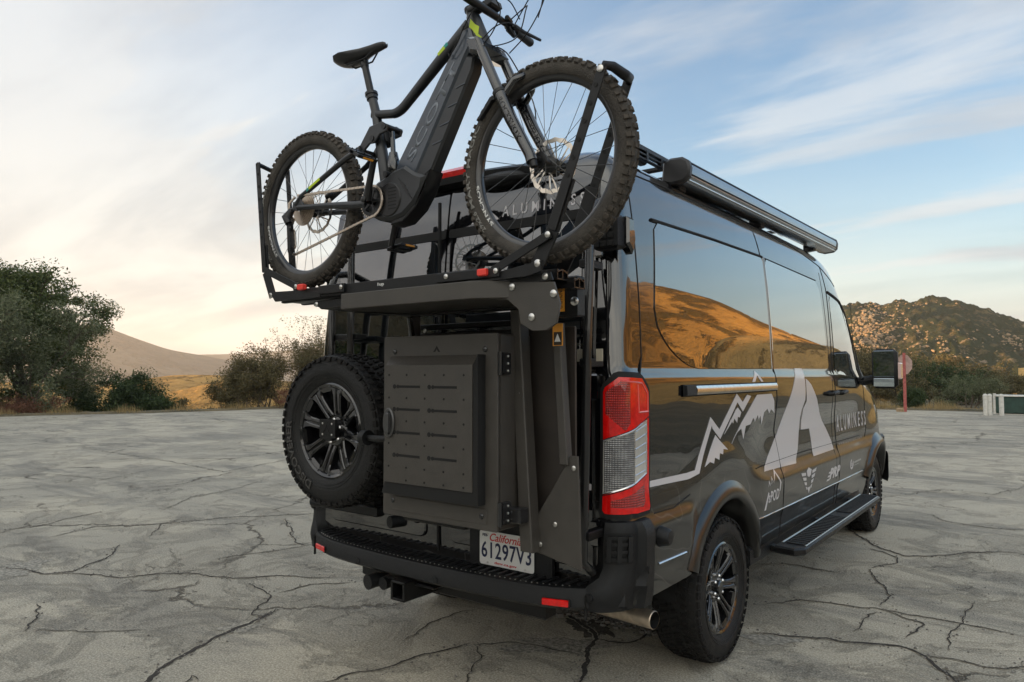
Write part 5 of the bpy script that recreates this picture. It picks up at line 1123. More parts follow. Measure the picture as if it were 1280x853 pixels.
for z_ in (.86, 1.55, 1.95): mesh_part(lambda b: b.box((.905, -.03, z_), (.04, .12, .035), None, .004), 'clamp', M['blackmetal'], GP)
for z_ in (1.58,):
    for dx in (-.045, .045): mesh_part(lambda b: b.box((.912 + dx, -.055, z_), (.03, .004, .05), None, .001), 'reflector_tape', mat('beige_tape', (.42, .38, .30), .6) if dx < 0 else bpy.data.materials['beige_tape'], GP)
# ---- swing-out box carrier (shelf, gussets, uprights)
CA = empty('box_carrier', (.5, -.15, .66), 'black steel swing out frame with a boxed shelf above the metal storage box', 'carrier')
def shelf(b):
    pl_ = [(.055, -.62), (.765, -.62), (.905, -.545), (.905, -.14), (-.02, -.14), (-.02, -.50), (.055, -.62)][:-1]
    b.prism(pl_, 1.772, 1.836, 'z', .003)
mesh_part(shelf, 'shelf', M['shelfmetal'] if 'shelfmetal' in M else M.setdefault('shelfmetal', mat('grey_black_powder_coat', (.048, .043, .037), .40, bump=.3, bscale=600, noise_amt=.12, rvar=.05)), CA)
mesh_part(lambda b: b.prism([(.765, 1.838), (1.075, 1.815), (1.10, 1.74), (1.085, 1.675), (1.045, 1.652), (.985, 1.652), (.935, 1.68), (.925, 1.73), (.88, 1.765), (.765, 1.775)], -.556, -.546, 'y', .002), 'gusset', M['shelfmetal'], CA)
for x, z_ in ((.985, 1.700), (1.075, 1.775), (.90, 1.81)): mesh_part(lambda b: b.bolt((x, -.557, z_), (0, -1, 0), .013, .006, 14), 'bolt', M['steel'], CA)
def up1(b):
    b.prism([(.690, 1.76), (.735, 1.76), (.800, .80), (.735, .80)], -.30, -.285, 'y', .002); b.prism([(.690, 1.76), (.700, 1.76), (.745, .80), (.735, .80)], -.285, -.22, 'y', .002)
mesh_part(lambda b: b.prism([(.692, 1.76), (.738, 1.76), (.800, .82), (.742, .82)], -.30, -.24, 'y', .004), 'upright', M['shelfmetal'], CA)
mesh_part(lambda b: b.prism([(.865, 1.70), (.900, 1.70), (.935, 1.16), (.898, 1.16)], -.26, -.22, 'y', .004), 'upright', M['shelfmetal'], CA)
mesh_part(lambda b: b.prism([(.04, 1.77), (.065, 1.77), (.065, .95), (.04, .95)], -.22, -.16, 'y', .003), 'upright', M['shelfmetal'], CA)
mesh_part(lambda b: b.prism([(.940, 1.195), (.972, 1.195), (.985, .775), (.765, .815), (.770, .93)], -.245, -.235, 'y', .002), 'gusset', M['shelfmetal'], CA)
for x, z_ in ((.87, .93), (.80, .845), (.955, 1.15)): mesh_part(lambda b: b.bolt((x, -.246, z_), (0, -1, 0), .010, .005, 12), 'bolt', M['steel'], CA)
mesh_part(lambda b: b.box((.80, -.19, 1.29), (.26, .012, .80), None, .003), 'back_plate', M['brown'], CA)
for z_ in (1.72, 1.68): mesh_part(lambda b: b.box((.42, -.13, z_), (.75, .03, .025), None, .003), 'cross_tube', M['blackmetal'], CA)
mesh_part(lambda b: b.tube([(.06, -.55, 1.765), (.35, -.45, 1.745), (.60, -.42, 1.755), (.80, -.35, 1.76)], .004, 6), 'cable', M['gap'], CA, smooth=60)
mesh_part(lambda b: b.tube([(.07, -.24, 1.76), (.055, -.20, 1.64), (.06, -.18, 1.56)], .012, 8), 'gas_strut', M['tubing'], CA)
for a_ in ((.12, -.19, 1.70),): mesh_part(lambda b: b.bolt(a_, (0, -1, 0), .010, .006, 12), 'bolt', M['steel'], CA)
M['warn'] = mat('orange_warning_label', (.72, .30, .03), .5); M['warnw'] = mat('label_ink', (.03, .02, .01), .6); M['yel'] = mat('yellow_label', (.65, .50, .05), .5); M['lw'] = mat('label_white', (.7, .7, .68), .5)
y_ = -.262
mesh_part(lambda b: b.box((.895, y_, 1.655), (.046, .002, .085), None), 'warning_label', M['warn'], CA)
mesh_part(lambda b: b.box((.8955, y_ - .0015, 1.640), (.036, .001, .05), None), 'label_panel', M['warnw'], CA)
MB().prism([(.882, 1.628), (.909, 1.628), (.8955, 1.658)], y_ - .004, y_ - .002, 'y').build('warning_triangle', M['lw'], CA)
mesh_part(lambda b: b.box((.975, -.31, 1.79), (.11, .05, .15), None, .006), 'latch_body', M['blackmetal'], CA)
mesh_part(lambda b: b.box((.955, -.337, 1.795), (.040, .002, .12), None), 'warning_label', M['warn'], CA)
mesh_part(lambda b: b.box((1.0, -.337, 1.835), (.045, .002, .032), None), 'warning_label', M['warn'], CA)
mesh_part(lambda b: b.box((.955, -.3385, 1.835), (.030, .001, .026), None), 'label_panel', M['lw'], CA)
bm = text_bm('CAUTION', 1., .01); fit(bm, 0, 0, 1, 1); conform('label_text', bm, lambda u, v, o=0.: Vector((.967 - v * .022, -.3382 - o, 1.745 + u * .065)), M['warnw'], CA, .0006, 0, None)
mesh_part(lambda b: b.bolt((1.02, -.337, 1.77), (0, -1, 0), .016, .010, 14), 'latch_knob', M['steel'], CA)
# ---- storage box
BX = empty('storage_box', (.41, -.28, .90), 'dark metal storage box with slotted panel door and oval latch', 'box')
x0, x1, z0, z1, yf_ = .085, .715, .905, 1.663, -.40
tl_ = .0
mesh_part(lambda b: b.box(((x0 + x1) / 2 + .004, (yf_ + .01 + -.16) / 2, (z0 + z1) / 2), (x1 - x0 - .004, abs(yf_ + .01 + .16), z1 - z0 - .006), None, .006), 'box_body', M['shelfmetal'], BX)
mesh_part(lambda b: b.prism(rrect(x0, z0, x1, z1, .008, 3), yf_ - .006, yf_ + .008, 'y', .002), 'door', M['shelfmetal'], BX)
# raised pan: sloped edges up from the door
px0, px1, pz0, pz1 = .128, .652, 1.010, 1.580
def pan(b):
    o_ = [(px0, pz0), (px1, pz0), (px1, pz1), (px0, pz1)]; i_ = [(px0 + .018, pz0 + .045), (px1 - .020, pz0 + .045), (px1 - .020, pz1 - .040), (px0 + .018, pz1 - .040)]
    b.add([(x, yf_ - .006, z) for x, z in o_] + [(x, yf_ - .052, z) for x, z in i_], [(4, 5, 6, 7), (0, 1, 5, 4), (1, 2, 6, 5), (2, 3, 7, 6), (3, 0, 4, 7)])
pn = mesh_part(pan, 'raised_panel', M['shelfmetal'], BX, smooth=None)
mesh_part(lambda b: b.prism([(px1 - .020, pz0 + .045), (px1 + .004, pz0 - .004), (px1 + .004, pz1), (px1 - .020, pz1 - .040)], yf_ - .0525, yf_ - .0065, 'y'), 'side_shade', M['gap'], pn)  # black wedge: shade of the panel's right side put into the colour
mesh_part(lambda b: b.prism([(px0 + .018, pz0 + .045), (px0 - .002, pz0 - .006), (px1 + .004, pz0 - .006), (px1 - .020, pz0 + .045)], yf_ - .0520, yf_ - .0066, 'y'), 'bottom_shade', M['gap'], pn)  # shade under the panel painted as a black strip
mesh_part(lambda b: b.box(((px0 + px1) / 2 - .001, yf_ - .0545, (pz0 + pz1) / 2 + .002), (px1 - px0 - .040, .003, pz1 - pz0 - .083), None), 'panel_face', M['shelfmetal'], pn)
yp = yf_ - .0565
rowz = [1.492, 1.400, 1.308, 1.216, 1.124]          # rows of round holes
for rz in (1.50, 1.405, 1.31, 1.215, 1.12, 1.068):
    for k in range(5):
        x = .172 + .104 * k
        if rz < 1.10 and k < 1: continue
        mesh_part(lambda b: b.tube([(x, yp + .0005, rz), (x, yp - .0006, rz)], .0048, 8), 'hole', M['gap'], pn, smooth=None)
for rz in (1.452, 1.358, 1.262, 1.168):
    for x_ in (.205, .405):
        def slot(b):
            b.box((x_ + .085, yp, rz), (.125, .0016, .010), None); b.tube([(x_, yp + .0006, rz), (x_, yp - .0010, rz)], .0095, 10); b.tube([(x_ + .020, yp + .0006, rz), (x_ + .020, yp - .0012, rz)], .008, 10)
        mesh_part(slot, 'slot', M['gap'], pn, smooth=None)
# latch
mesh_part(lambda b: b.prism([(.176 + .034 * cos(t) * 1.0, 1.300 + .062 * sin(t)) for t in [2 * pi * i / 24 for i in range(24)]], yp - .010, yp + .001, 'y', .004), 'latch_bezel', M['latch'] if 'latch' in M else M.setdefault('latch', mat('grey_latch_metal', (.10, .10, .10), .35, metal=.6)), BX)
mesh_part(lambda b: b.prism([(.182 + .020 * cos(t), 1.300 + .050 * sin(t)) for t in [2 * pi * i / 20 for i in range(20)]], yp - .0105, yp - .006, 'y', .001), 'latch_cup', M['gap'], BX)
mesh_part(lambda b: b.box((.182, yp - .016, 1.30), (.020, .014, .085), None, .005), 'latch_handle', M['latch'], BX)
for x, z_ in ((.155, 1.598), (.655, 1.600), (.150, .968), (.640, .958)): mesh_part(lambda b: b.bolt((x, yf_ - .006, z_), (0, -1, 0), .011, .007, 12), 'bolt', M['tubing'], BX)
for zz, s_ in ((1.605, 1), (.952, -1)):
    MB().prism([(.378, zz - .012 * s_), (.398, zz + .014 * s_), (.418, zz - .012 * s_), (.405, zz - .010 * s_), (.398, zz + .002 * s_), (.391, zz - .010 * s_)], yf_ - .0068, yf_ - .005, 'y').build('triangle_mark', M['gap'], BX)
mesh_part(lambda b: b.prism(rrect(.135, .928, .665, .988, .008, 3), yf_ - .0085, yf_ - .006, 'y', .001), 'lower_strip', M['shelfmetal'], BX)
for z_ in (1.545, .975):
    h = mesh_part(lambda b: b.box((.722, yf_ + .03, z_), (.022, .05, .085), None, .004), 'hinge', M['tubing'], BX)
    mesh_part(lambda b: b.tube([(.726, yf_ - .004, z_ - .045), (.726, yf_ - .004, z_ + .045)], .009, 10), 'hinge_pin', M['tubing'], h)
    for dz in (-.028, 0, .028): mesh_part(lambda b: b.bolt((.734, yf_ + .035, z_ + dz), (1, 0, 0), .005, .004, 8), 'bolt', M['steel'], h)
mesh_part(lambda b: b.box((.755, -.33, .965), (.06, .05, .06), None, .006), 'corner_latch', M['tubing'], BX)
for x, z_ in ((.70, 1.42),): pass
mesh_part(lambda b: b.bolt((.74, -.29, 1.43), (1, -.4, 0), .010, .006), 'bolt', M['steel'], BX)
mesh_part(lambda b: b.tube([(.30, -.28, .885), (.30, -.33, .885)], .012, 10), 'foot_bolt', M['steel'], BX); mesh_part(lambda b: b.box((.32, -.28, .888), (.35, .12, .03), None, .006), 'support_foot', M['blackmetal'], BX)
# ================================================================ BIKE RACK
RK = empty('bike_rack', (.3, -.5, 1.83), 'black folding tray rack whose perforated arms hold both bike wheels', 'bike rack')
YN, YF_ = -.575, -.425
def bar(b, p, q, w_, th, y):
    """flat bar between two points in the x,z plane"""
    p = Vector(p); q = Vector(q); d = (q - p).normalized(); n_ = Vector((-d.y, d.x)) * w_ / 2
    e = d * w_ * .0
    b.prism([tuple(p - n_ - e), tuple(q - n_ + e), tuple(q + n_ + e), tuple(p + n_ - e)], y - th / 2, y + th / 2, 'y', .001)
def holes(parent, p, q, n_, y, r=.007, mt='gap', h=.002, side_=-1):
    for i in range(n_):
        t = (i + .5) / n_; x = p[0] + (q[0] - p[0]) * t; z = p[1] + (q[1] - p[1]) * t
        mesh_part(lambda b: b.tube([(x, y, z), (x, y + side_ * h, z)], r, 10), 'hole' if mt == 'gap' else 'bolt', M[mt], parent, smooth=30)
for sgn, y in ((-1, YN), (1, YF_)):
    # right arm
    hin, kn, tp = (1.02, 1.872), (1.085, 1.985), (1.285, 2.492)
    a = mesh_part(lambda b: (bar(b, hin, kn, .052, .008, y), bar(b, kn, (1.15, 2.150), .050, .0085, y)), 'arm_foot', M['blackmetal'], RK)
    a2 = mesh_part(lambda b: bar(b, (1.085, 1.985), tp, .034, .007, y + sgn * .008), 'hoop_arm', M['blackmetal'], RK)
    holes(a2, (1.14, 2.13), (1.27, 2.46), 6, y + sgn * .0085 - .0035 * (1 if sgn < 0 else 1), .008, 'gap', .0015)
    if sgn < 0:
        holes(a, (1.083, 2.0), (1.143, 2.150), 3, y - .004, .009, 'steel', .004)
        mesh_part(lambda b: b.bolt((hin[0] + .006, y - .004, hin[1] + .005), (0, -1, 0), .015, .006, 14), 'bolt', M['steel'], RK); mesh_part(lambda b: b.bolt((tp[0] - .008, y - .012, tp[1] - .012), (0, -1, 0), .012, .005, 14), 'bolt', M['steel'], RK)
        mesh_part(lambda b: bar(b, (1.083, 1.972), (.835, 1.868), .030, .007, y - .012), 'brace', M['blackmetal'], RK); mesh_part(lambda b: b.bolt((1.075, y - .016, 1.969), (0, -1, 0), .011, .005), 'bolt', M['steel'], RK)
    # left arm
    hin, kn, tp = (-.490, 1.866), (-.548, 1.985), (-.615, 2.515)
    if sgn > 0: hin, kn, tp = [(p[0] + .0, p[1]) for p in (hin, kn, tp)]
    b1 = mesh_part(lambda b: (bar(b, hin, kn, .048, .008, y), bar(b, kn, (-.562, 2.11), .044, .0085, y)), 'arm_foot', M['blackmetal'], RK)
    b2 = mesh_part(lambda b: bar(b, kn, tp, .030, .007, y + sgn * .008), 'hoop_arm', M['blackmetal'], RK); holes(b2, (-.565, 2.12), (-.612, 2.49), 6, y + sgn * .008 - .0035, .007, 'gap', .0015)
    if sgn < 0:
        holes(b1, (-.545, 1.99), (-.562, 2.11), 3, y - .004, .008, 'steel', .004); mesh_part(lambda b: b.bolt((hin[0] - .004, y - .004, hin[1] + .004), (0, -1, 0), .014, .006, 14), 'bolt', M['steel'], RK)
        mesh_part(lambda b: bar(b, (-.535, 1.990), (-.285, 1.892), .030, .007, y - .012), 'brace', M['blackmetal'], RK); mesh_part(lambda b: b.bolt((-.292, y - .016, 1.895), (0, -1, 0), .011, .005), 'bolt', M['steel'], RK)
# rubber saddles joining the arm tops over each tyre
mesh_part(lambda b: b.tube([(1.285, YN - .01, 2.492), (1.305, YN + .02, 2.490), (1.318, -.50, 2.478), (1.305, YF_ - .02, 2.490), (1.285, YF_ + .01, 2.492)], [.012, .016, .018, .016, .012], 10), 'tyre_saddle', M['plastic'], RK, smooth=60)
mesh_part(lambda b: b.tube([(-.613, YN - .01, 2.508), (-.625, YN + .02, 2.508), (-.632, -.50, 2.500), (-.625, YF_ - .02, 2.508), (-.613, YF_ + .01, 2.508)], .011, 8), 'tyre_saddle', M['plastic'], RK, smooth=60)
# tray rails
mesh_part(lambda b: b.box((.235, YN, 1.862), (1.04, .012, .044), None, .002), 'front_rail', M['blackmetal'], RK)
for s_ in (-1, 1): mesh_part(lambda b: b.box((.25, (YN if s_ < 0 else YF_) + (.03 if s_ < 0 else -.01), 1.842), (1.40, .022, .022), None, .003), 'tray_rail', M['blackmetal'], RK)
mesh_part(lambda b: b.box((.25, -.50, 1.838), (1.36, .11, .006), None, .001), 'tray_floor', M['blackmetal'], RK)
mesh_part(lambda b: b.prism([(.72, 1.845), (1.045, 1.888), (1.04, 1.850), (.98, 1.838), (.70, 1.832)], YN - .009, YN + .004, 'y', .001), 'end_plate', M['blackmetal'], RK)
mesh_part(lambda b: b.prism([(-.505, 1.885), (-.27, 1.878), (-.13, 1.862), (-.13, 1.838), (-.46, 1.838)], YN - .009, YN + .004, 'y', .001), 'end_plate', M['blackmetal'], RK)
mesh_part(lambda b: b.box((-.045, YN - .012, 1.868), (.17, .012, .036), None, .002), 'slider', M['blackmetal'], RK); mesh_part(lambda b: b.box((.72, YN - .012, 1.862), (.30, .012, .034), None, .002), 'slider', M['blackmetal'], RK)
M['redclip'] = mat('red_clip_plastic', (.72, .05, .035), .4)
for x, z_ in ((-.245, 1.889), (.800, 1.865)): mesh_part(lambda b: b.box((x, YN - .020, z_), (.042, .02, .026), None, .004), 'red_clip', M['redclip'], RK)
for x, z_ in ((.855, 1.866), (.022, 1.870), (.62, 1.865)): mesh_part(lambda b: b.bolt((x, YN - .018, z_), (0, -1, 0), .010, .005, 12), 'bolt', M['steel'], RK)
bm = text_bm('1up', 1., .02); fit(bm, .235, 1.856, .272, 1.873); conform('maker_mark', bm, lambda x, z, o=0.: Vector((x, YN - .0062 - o, z)), M['lw'], RK, .0006, 0, None)
# lower pivot brackets
def piv(b, x_, w_):
    b.prism([(x_, 1.826), (x_ + w_, 1.830), (x_ + w_, 1.800), (x_ + w_ * .2, 1.792), (x_, 1.806)], YN + .02, YN + .028, 'y', .001)
mesh_part(lambda b: piv(b, -.21, .32), 'pivot_bracket', M['blackmetal'], RK); mesh_part(lambda b: b.box((-.06, -.45, 1.806), (.26, .18, .03), None, .006), 'pivot_block', M['blackmetal'], RK)
mesh_part(lambda b: b.prism([(.72, 1.838), (1.06, 1.850), (1.07, 1.822), (.78, 1.812), (.72, 1.815)], YN + .02, YN + .028, 'y', .001), 'pivot_bracket', M['blackmetal'], RK)
for x, z_ in ((-.19, 1.812), (.10, 1.815), (.76, 1.822), (1.04, 1.836)): mesh_part(lambda b: b.bolt((x, YN + .020, z_), (0, -1, 0), .012, .006, 12), 'bolt', M['steel'], RK)
# open extrusion ends
for yy, zz, xx in ((-.47, 1.85, 1.005), (-.40, 1.825, 1.03)):
    def ext(b):
        for k in (-1, 0, 1): b.box((xx, yy + k * .032, zz), (.10, .004, .035), None)
        b.box((xx, yy, zz - .017), (.10, .07, .004), None); b.box((xx, yy - .016, zz + .012), (.10, .036, .004), Matrix.Rotation(.35, 3, 'X')); b.box((xx, yy + .016, zz + .012), (.10, .036, .004), Matrix.Rotation(-.35, 3, 'X'))
    mesh_part(ext, 'rail_extrusion', M['tubing'], RK, smooth=None)
# ================================================================ BICYCLE
BK = empty('mountain_bike', (.33, -.5, 1.895), 'dark grey full suspension electric mountain bike standing in the rack', 'bicycle')
Y0 = -.5
M['frame'] = mat('matt_graphite_frame', (.014, .0155, .018), .38, coat=.15, coatr=.3, noise_amt=.08); M['frame2'] = mat('satin_slate_panel', (.032, .042, .058), .30, coat=.5, coatr=.1, noise_amt=.12, nscale=6)
M['stanch'] = mat('black_fork_tube', (.010, .011, .013), .16, metal=.0, coat=1.); M['lime'] = mat('lime_decal', (.48, .62, .02), .4); M['teal'] = mat('teal_decal', (.02, .30, .27), .4)
M['btyre'] = mat('dusty_bike_tyre', (.050, .044, .037), .85, noise_amt=.35, nscale=18, bump=.6, bscale=200); M['knob'] = mat('dusty_tyre_knobs', (.058, .049, .040), .9, noise_amt=.45, nscale=30)
M['brim'] = mat('carbon_rim', (.025, .025, .027), .3, coat=.5); M['spoke'] = mat('spoke_steel', (.10, .10, .10), .3, metal=.8); M['faint'] = mat('faint_frame_print', (.15, .17, .20), .35); M['rotor'] = mat('rotor_steel', (.78, .70, .60), .28, metal=1.); M['chain'] = mat('chain_steel', (.58, .50, .42), .32, metal=.9); M['drive'] = mat('black_drive_metal', (.02, .02, .021), .32, metal=.4)
RW_, rw2, FW_ = (-.325, 2.262), .365, (1.0, 2.247)
TR = .364; tr = .033; rimr = .300
# ---- wheel meshes (local, axis Y)
mb = MB(); prof = []
for i in range(17):
    t = R(-150 + 300 * i / 16); prof.append((TR - .006 - tr + .0 + tr * cos(t) * 1.0, tr * sin(t)))
prof = [(TR - .006 - tr + tr * cos(R(-140 + 280 * i / 18)), tr * sin(R(-140 + 280 * i / 18))) for i in range(19)]
mb.lathe(prof, 96, 'y'); bt_m = mb.mesh('tyre', 60)
mb = MB(); cr_ = TR - .006 - tr
def knob(a, th, wa, wt, h):
    q = []
    for dr, k in ((tr - .002, 1.12), (tr + h, .88)):
        for sa, st in ((-1, -1), (1, -1), (1, 1), (-1, 1)):
            t = th + st * wt * k / 2 / tr; r_ = cr_ + dr * cos(t); an = a + sa * wa * k / 2 / TR; q.append((r_ * cos(an), dr * sin(t), r_ * sin(an)))
    mb.add(q, [(4, 5, 6, 7), (0, 1, 5, 4), (1, 2, 6, 5), (2, 3, 7, 6), (3, 0, 4, 7)])
for i in range(72):
    a = 2 * pi * i / 72
    for s in (-1, 1):
        knob(a + (.5 * 2 * pi / 72 if s > 0 else 0), s * R(54), .017, .014, .0085)
        if i % 2: knob(a, s * R(31), .015, .011, .0068)
        else: knob(a, s * R(12), .018, .011, .0068)
kn_m = mb.mesh('knobs', None)
mb = MB(); mb.lathe([(rimr + .012, -.019), (rimr - .004, -.0185), (rimr - .016, -.013), (rimr - .020, 0), (rimr - .016, .013), (rimr - .004, .0185), (rimr + .012, .019), (rimr + .006, 0)], 96, 'y', closed=True); brim_m = mb.mesh('rim', 50)
def spoke_mesh(k, n=28):
    a = 2 * pi * k / n; s = 1 if k % 2 else -1; lead = R(38) * (1 if (k // 2) % 2 else -1)
    return MB().tube([Vector((.028 * cos(a + lead * 1.6), s * .030, .028 * sin(a + lead * 1.6))), Vector(((rimr - .018) * cos(a), 0, (rimr - .018) * sin(a)))], .0013, 4)
sp_ms = {}
for k in range(4): sp_ms[k] = spoke_mesh(k).mesh('spoke', None)
hub_m = MB(); hub_m.lathe([(.001, -.055), (.012, -.055), (.012, -.034), (.030, -.033), (.030, -.028), (.017, -.02), (.015, 0), (.017, .02), (.030, .028), (.030, .033), (.012, .034), (.012, .055), (.001, .055)], 24, 'y'); hub_m = hub_m.mesh('hub', 40)
def rotor_mesh(r_, n=6):
    b = MB(); na = 96
    vo = []; w_ = .0075
    ring = [(r_ + .0018 * sin(a_ * 16), r_ - w_ * 2 + .0022 * sin(a_ * 16 + 1)) for a_ in [2 * pi * i / na for i in range(na)]]
    for i in range(na):
        a = 2 * pi * i / na; ro, ri = ring[i]
        for y in (-.0009, .0009): vo += [(ro * cos(a), y, ro * sin(a)), (ri * cos(a), y, ri * sin(a))]
    fs = []
    for i in range(na):
        p, q = i * 4, ((i + 1) % na) * 4; fs += [(p, q, q + 1, p + 1), (p + 2, p + 3, q + 3, q + 2), (p, p + 2, q + 2, q), (p + 1, q + 1, q + 3, p + 3)]
    b.add(vo, fs)
    for k in range(n):
        a = 2 * pi * k / n
        for t0, t1 in ((0, R(34)), (R(14), R(52))):
            p = Vector((.024 * cos(a + t0), 0, .024 * sin(a + t0))); q = Vector(((r_ - .014) * cos(a + t1), 0, (r_ - .014) * sin(a + t1))); d = (q - p).normalized(); n_ = Vector((-d.z, 0, d.x)) * .0028; e = Vector((0, .0009, 0))
            b.add([p - n_ - e, p + n_ - e, q + n_ - e, q - n_ - e, p - n_ + e, p + n_ + e, q + n_ + e, q - n_ + e], [(0, 1, 2, 3), (4, 7, 6, 5), (0, 4, 5, 1), (1, 5, 6, 2), (2, 6, 7, 3), (3, 7, 4, 0)])
    b.lathe([(.018, -.001), (.030, -.001), (.030, .001), (.018, .001)], 24, 'y', closed=True)
    return b.mesh('rotor', None)
def bwheel(cx_, cz_, spin, nm):
    w_ = bpy.data.objects.new(nm, None); COL.objects.link(w_); w_.parent = BK; w_.matrix_parent_inverse = world_of(BK).inverted(); w_.location = (cx_, Y0, cz_); w_.rotation_euler = (0, spin, 0); w_.empty_display_size = .1
    link('tyre', bt_m, M['btyre'], w_, (0, 0, 0)); tag(link('tyre_knobs', kn_m, M['knob'], w_, (0, 0, 0)), kind='stuff'); link('rim', brim_m, M['brim'], w_, (0, 0, 0)); link('hub', hub_m, M['drive'], w_, (0, 0, 0))
    for k in range(28): link('spoke', sp_ms[k % 4], M['spoke'], w_, (0, 0, 0), (0, -2 * pi * (k - k % 4) / 28, 0))
    return w_
rw = bwheel(*RW_, .1, 'rear_wheel'); fw = bwheel(*FW_, .2, 'front_wheel')
link('rotor', rotor_mesh(.100), M['rotor'], fw, (0, .052, 0)); link('rotor', rotor_mesh(.100), M['rotor'], rw, (0, .052, 0))
M['tlet'] = mat('grey_tyre_print', (.22, .215, .20), .7); M['rlet'] = mat('white_rim_print', (.7, .7, .68), .4)
def wall(r_):   # tyre side height at radius
    d = (r_ - cr_) / tr; return -tr * sqrt(max(0, 1 - d * d)) - .0006
cF = (FW_[0], Y0, FW_[1]); cRr = (RW_[0], Y0, RW_[1])
for (cc, par) in ((cF, fw), (cRr, rw)):
    for a0, a1, tx in ((147, 175, 'MAGIC'), (178, 203, 'MARY'), (206, 222, '29x2.6')):
        arc_text('tyre_lettering', tx, cr_ + .012, cr_ - .004, a1 if False else a0, a1, wall, cc, M['tlet'], par, .0008, .012) if False else arc_text('tyre_lettering', tx, cr_ - .006, cr_ + .011, a1 if cc is cRr else a1, a0, wall, cc, M['tlet'], par, .0012, .01)
    arc_text('rim_lettering', 'SYNCROS', rimr - .012, rimr + .004, 222, 188, lambda r_: -.0185, cc, M['rlet'], par, .0012, .02)
# ---- frame
def P3(x, z, y=0.): return Vector((x, Y0 + y, z))
def tb(name, pts, r, mt, par=None, n=12, sm=60): return mesh_part(lambda b: b.tube(pts, r, n), name, M[mt], par or BK, smooth=sm)
FR = tb('frame', [P3(.195, 2.31), P3(.125, 2.62), P3(.100, 2.69)], [.028, .020, .0195], 'frame')
def ovalt(b, pts, ry, rz, n=14):
    """oval tube lying in the bike plane: ry half thickness across, rz half height"""
    q = []; k = len(pts); rz = rz if isinstance(rz, (list, tuple)) else [rz] * k; ry = ry if isinstance(ry, (list, tuple)) else [ry] * k
    for i, p in enumerate(pts):
        a = Vector(pts[max(0, i - 1)]); c_ = Vector(pts[min(k - 1, i + 1)]); d = (c_ - a).normalized(); nn = Vector((-d.y, d.x))
        for j in range(n):
            t = 2 * pi * j / n; e = lambda v: math.copysign(abs(v) ** .6, v); q.append((p[0] + nn.x * rz[i] * e(sin(t)), Y0 + ry[i] * e(cos(t)), p[1] + nn.y * rz[i] * e(sin(t))))
    b.add(q, [(i * n + j, i * n + (j + 1) % n, (i + 1) * n + (j + 1) % n, (i + 1) * n + j) for i in range(k - 1) for j in range(n)] + [tuple(range(n))[::-1], tuple((k - 1) * n + j for j in range(n))])
mesh_part(lambda b: ovalt(b, [(.112, 2.612), (.225, 2.592)] + bez([(.235, 2.590), (.275, 2.588), (.315, 2.618)], 6) + [(.50, 2.745), (.655, 2.842)], [.018] * 9 + [.021, .024], [.017] * 9 + [.019, .024]), 'top_tube', M['frame'], FR, smooth=50)
dt_ = [(.640, 2.820), (.585, 2.735), (.298, 2.372), (.275, 2.330), (.420, 2.275), (.482, 2.305), (.690, 2.655), (.712, 2.72), (.70, 2.79)]
mesh_part(lambda b: b.prism([(.640, 2.815), (.298, 2.372), (.275, 2.330), (.40, 2.30), (.665, 2.715), (.70, 2.76), (.68, 2.82)], Y0 - .036, Y0 + .036, 'y', .010), 'down_tube', M['frame2'], FR, smooth=20)
mesh_part(lambda b: b.prism([(.660, 2.715), (.395, 2.305), (.420, 2.268), (.485, 2.305), (.690, 2.650), (.700, 2.70)], Y0 - .031, Y0 + .031, 'y', .008), 'battery', M['frame'], FR, smooth=20)
for k in range(4):
    t = .30 + .17 * k; x = .44 + (.680 - .44) * t; z = 2.29 + (2.675 - 2.29) * t; mesh_part(lambda b: b.box((x, Y0 - .0325, z), (.05, .003, .004), Matrix.Rotation(-.15, 3, 'Y')), 'battery_rib', M['frame2'], FR)
bm = text_bm('SCOTT', 1., .02); fit(bm, 0, 0, 1, 1)
def dtl(u, v, o=0.):
    a = Vector((.345, 2.375)); b_ = Vector((.600, 2.705)); d = b_ - a; n_ = Vector((d.y, -d.x)).normalized(); p = a + d * u - n_ * (v * .040 - .044); return Vector((p.x, Y0 - .0362 - o, p.y))
conform('frame_lettering', bm, dtl, M['faint'], FR, .0008, 0, None, smooth=False)
mot = [(.175, 2.300), (.235, 2.318), (.280, 2.335), (.345, 2.345), (.405, 2.305), (.455, 2.285), (.445, 2.235), (.400, 2.180), (.340, 2.140), (.27, 2.128), (.19, 2.140), (.140, 2.165), (.115, 2.21), (.125, 2.26)]
mesh_part(lambda b: b.prism(mot, Y0 - .048, Y0 + .048, 'y', .014), 'motor_housing', M['frame'], FR, smooth=25)
mesh_part(lambda b: b.prism([(.262 + .070 * cos(t), 2.215 + .070 * sin(t)) for t in [2 * pi * i / 28 for i in range(28)]], Y0 - .053, Y0 - .04, 'y', .004), 'motor_cover', M['drive'], FR)
for k in range(4): mesh_part(lambda b: b.box((.335 + .012 * k, Y0 - .0485, 2.275 - .018 * k), (.055, .003, .005), Matrix.Rotation(.75, 3, 'Y')), 'cooling_fin', M['drive'], FR)
for k in range(7): mesh_part(lambda b: b.box((.285, Y0 - .0535, 2.175 + .014 * k), (.045, .002, .0035), None), 'cooling_fin', M['gap'], FR)
mesh_part(lambda b: b.prism([(.455, 2.285), (.482, 2.305), (.46, 2.25), (.40, 2.165), (.33, 2.118), (.26, 2.112), (.27, 2.128), (.340, 2.140), (.400, 2.180), (.445, 2.235)], Y0 - .040, Y0 + .040, 'y', .004), 'skid_plate', M['drive'], FR)
HT = tb('head_tube', [P3(.668, 2.872), P3(.672, 2.858), P3(.722, 2.738), P3(.728, 2.724)], [.026, .029, .033, .030], 'frame', FR, 18)
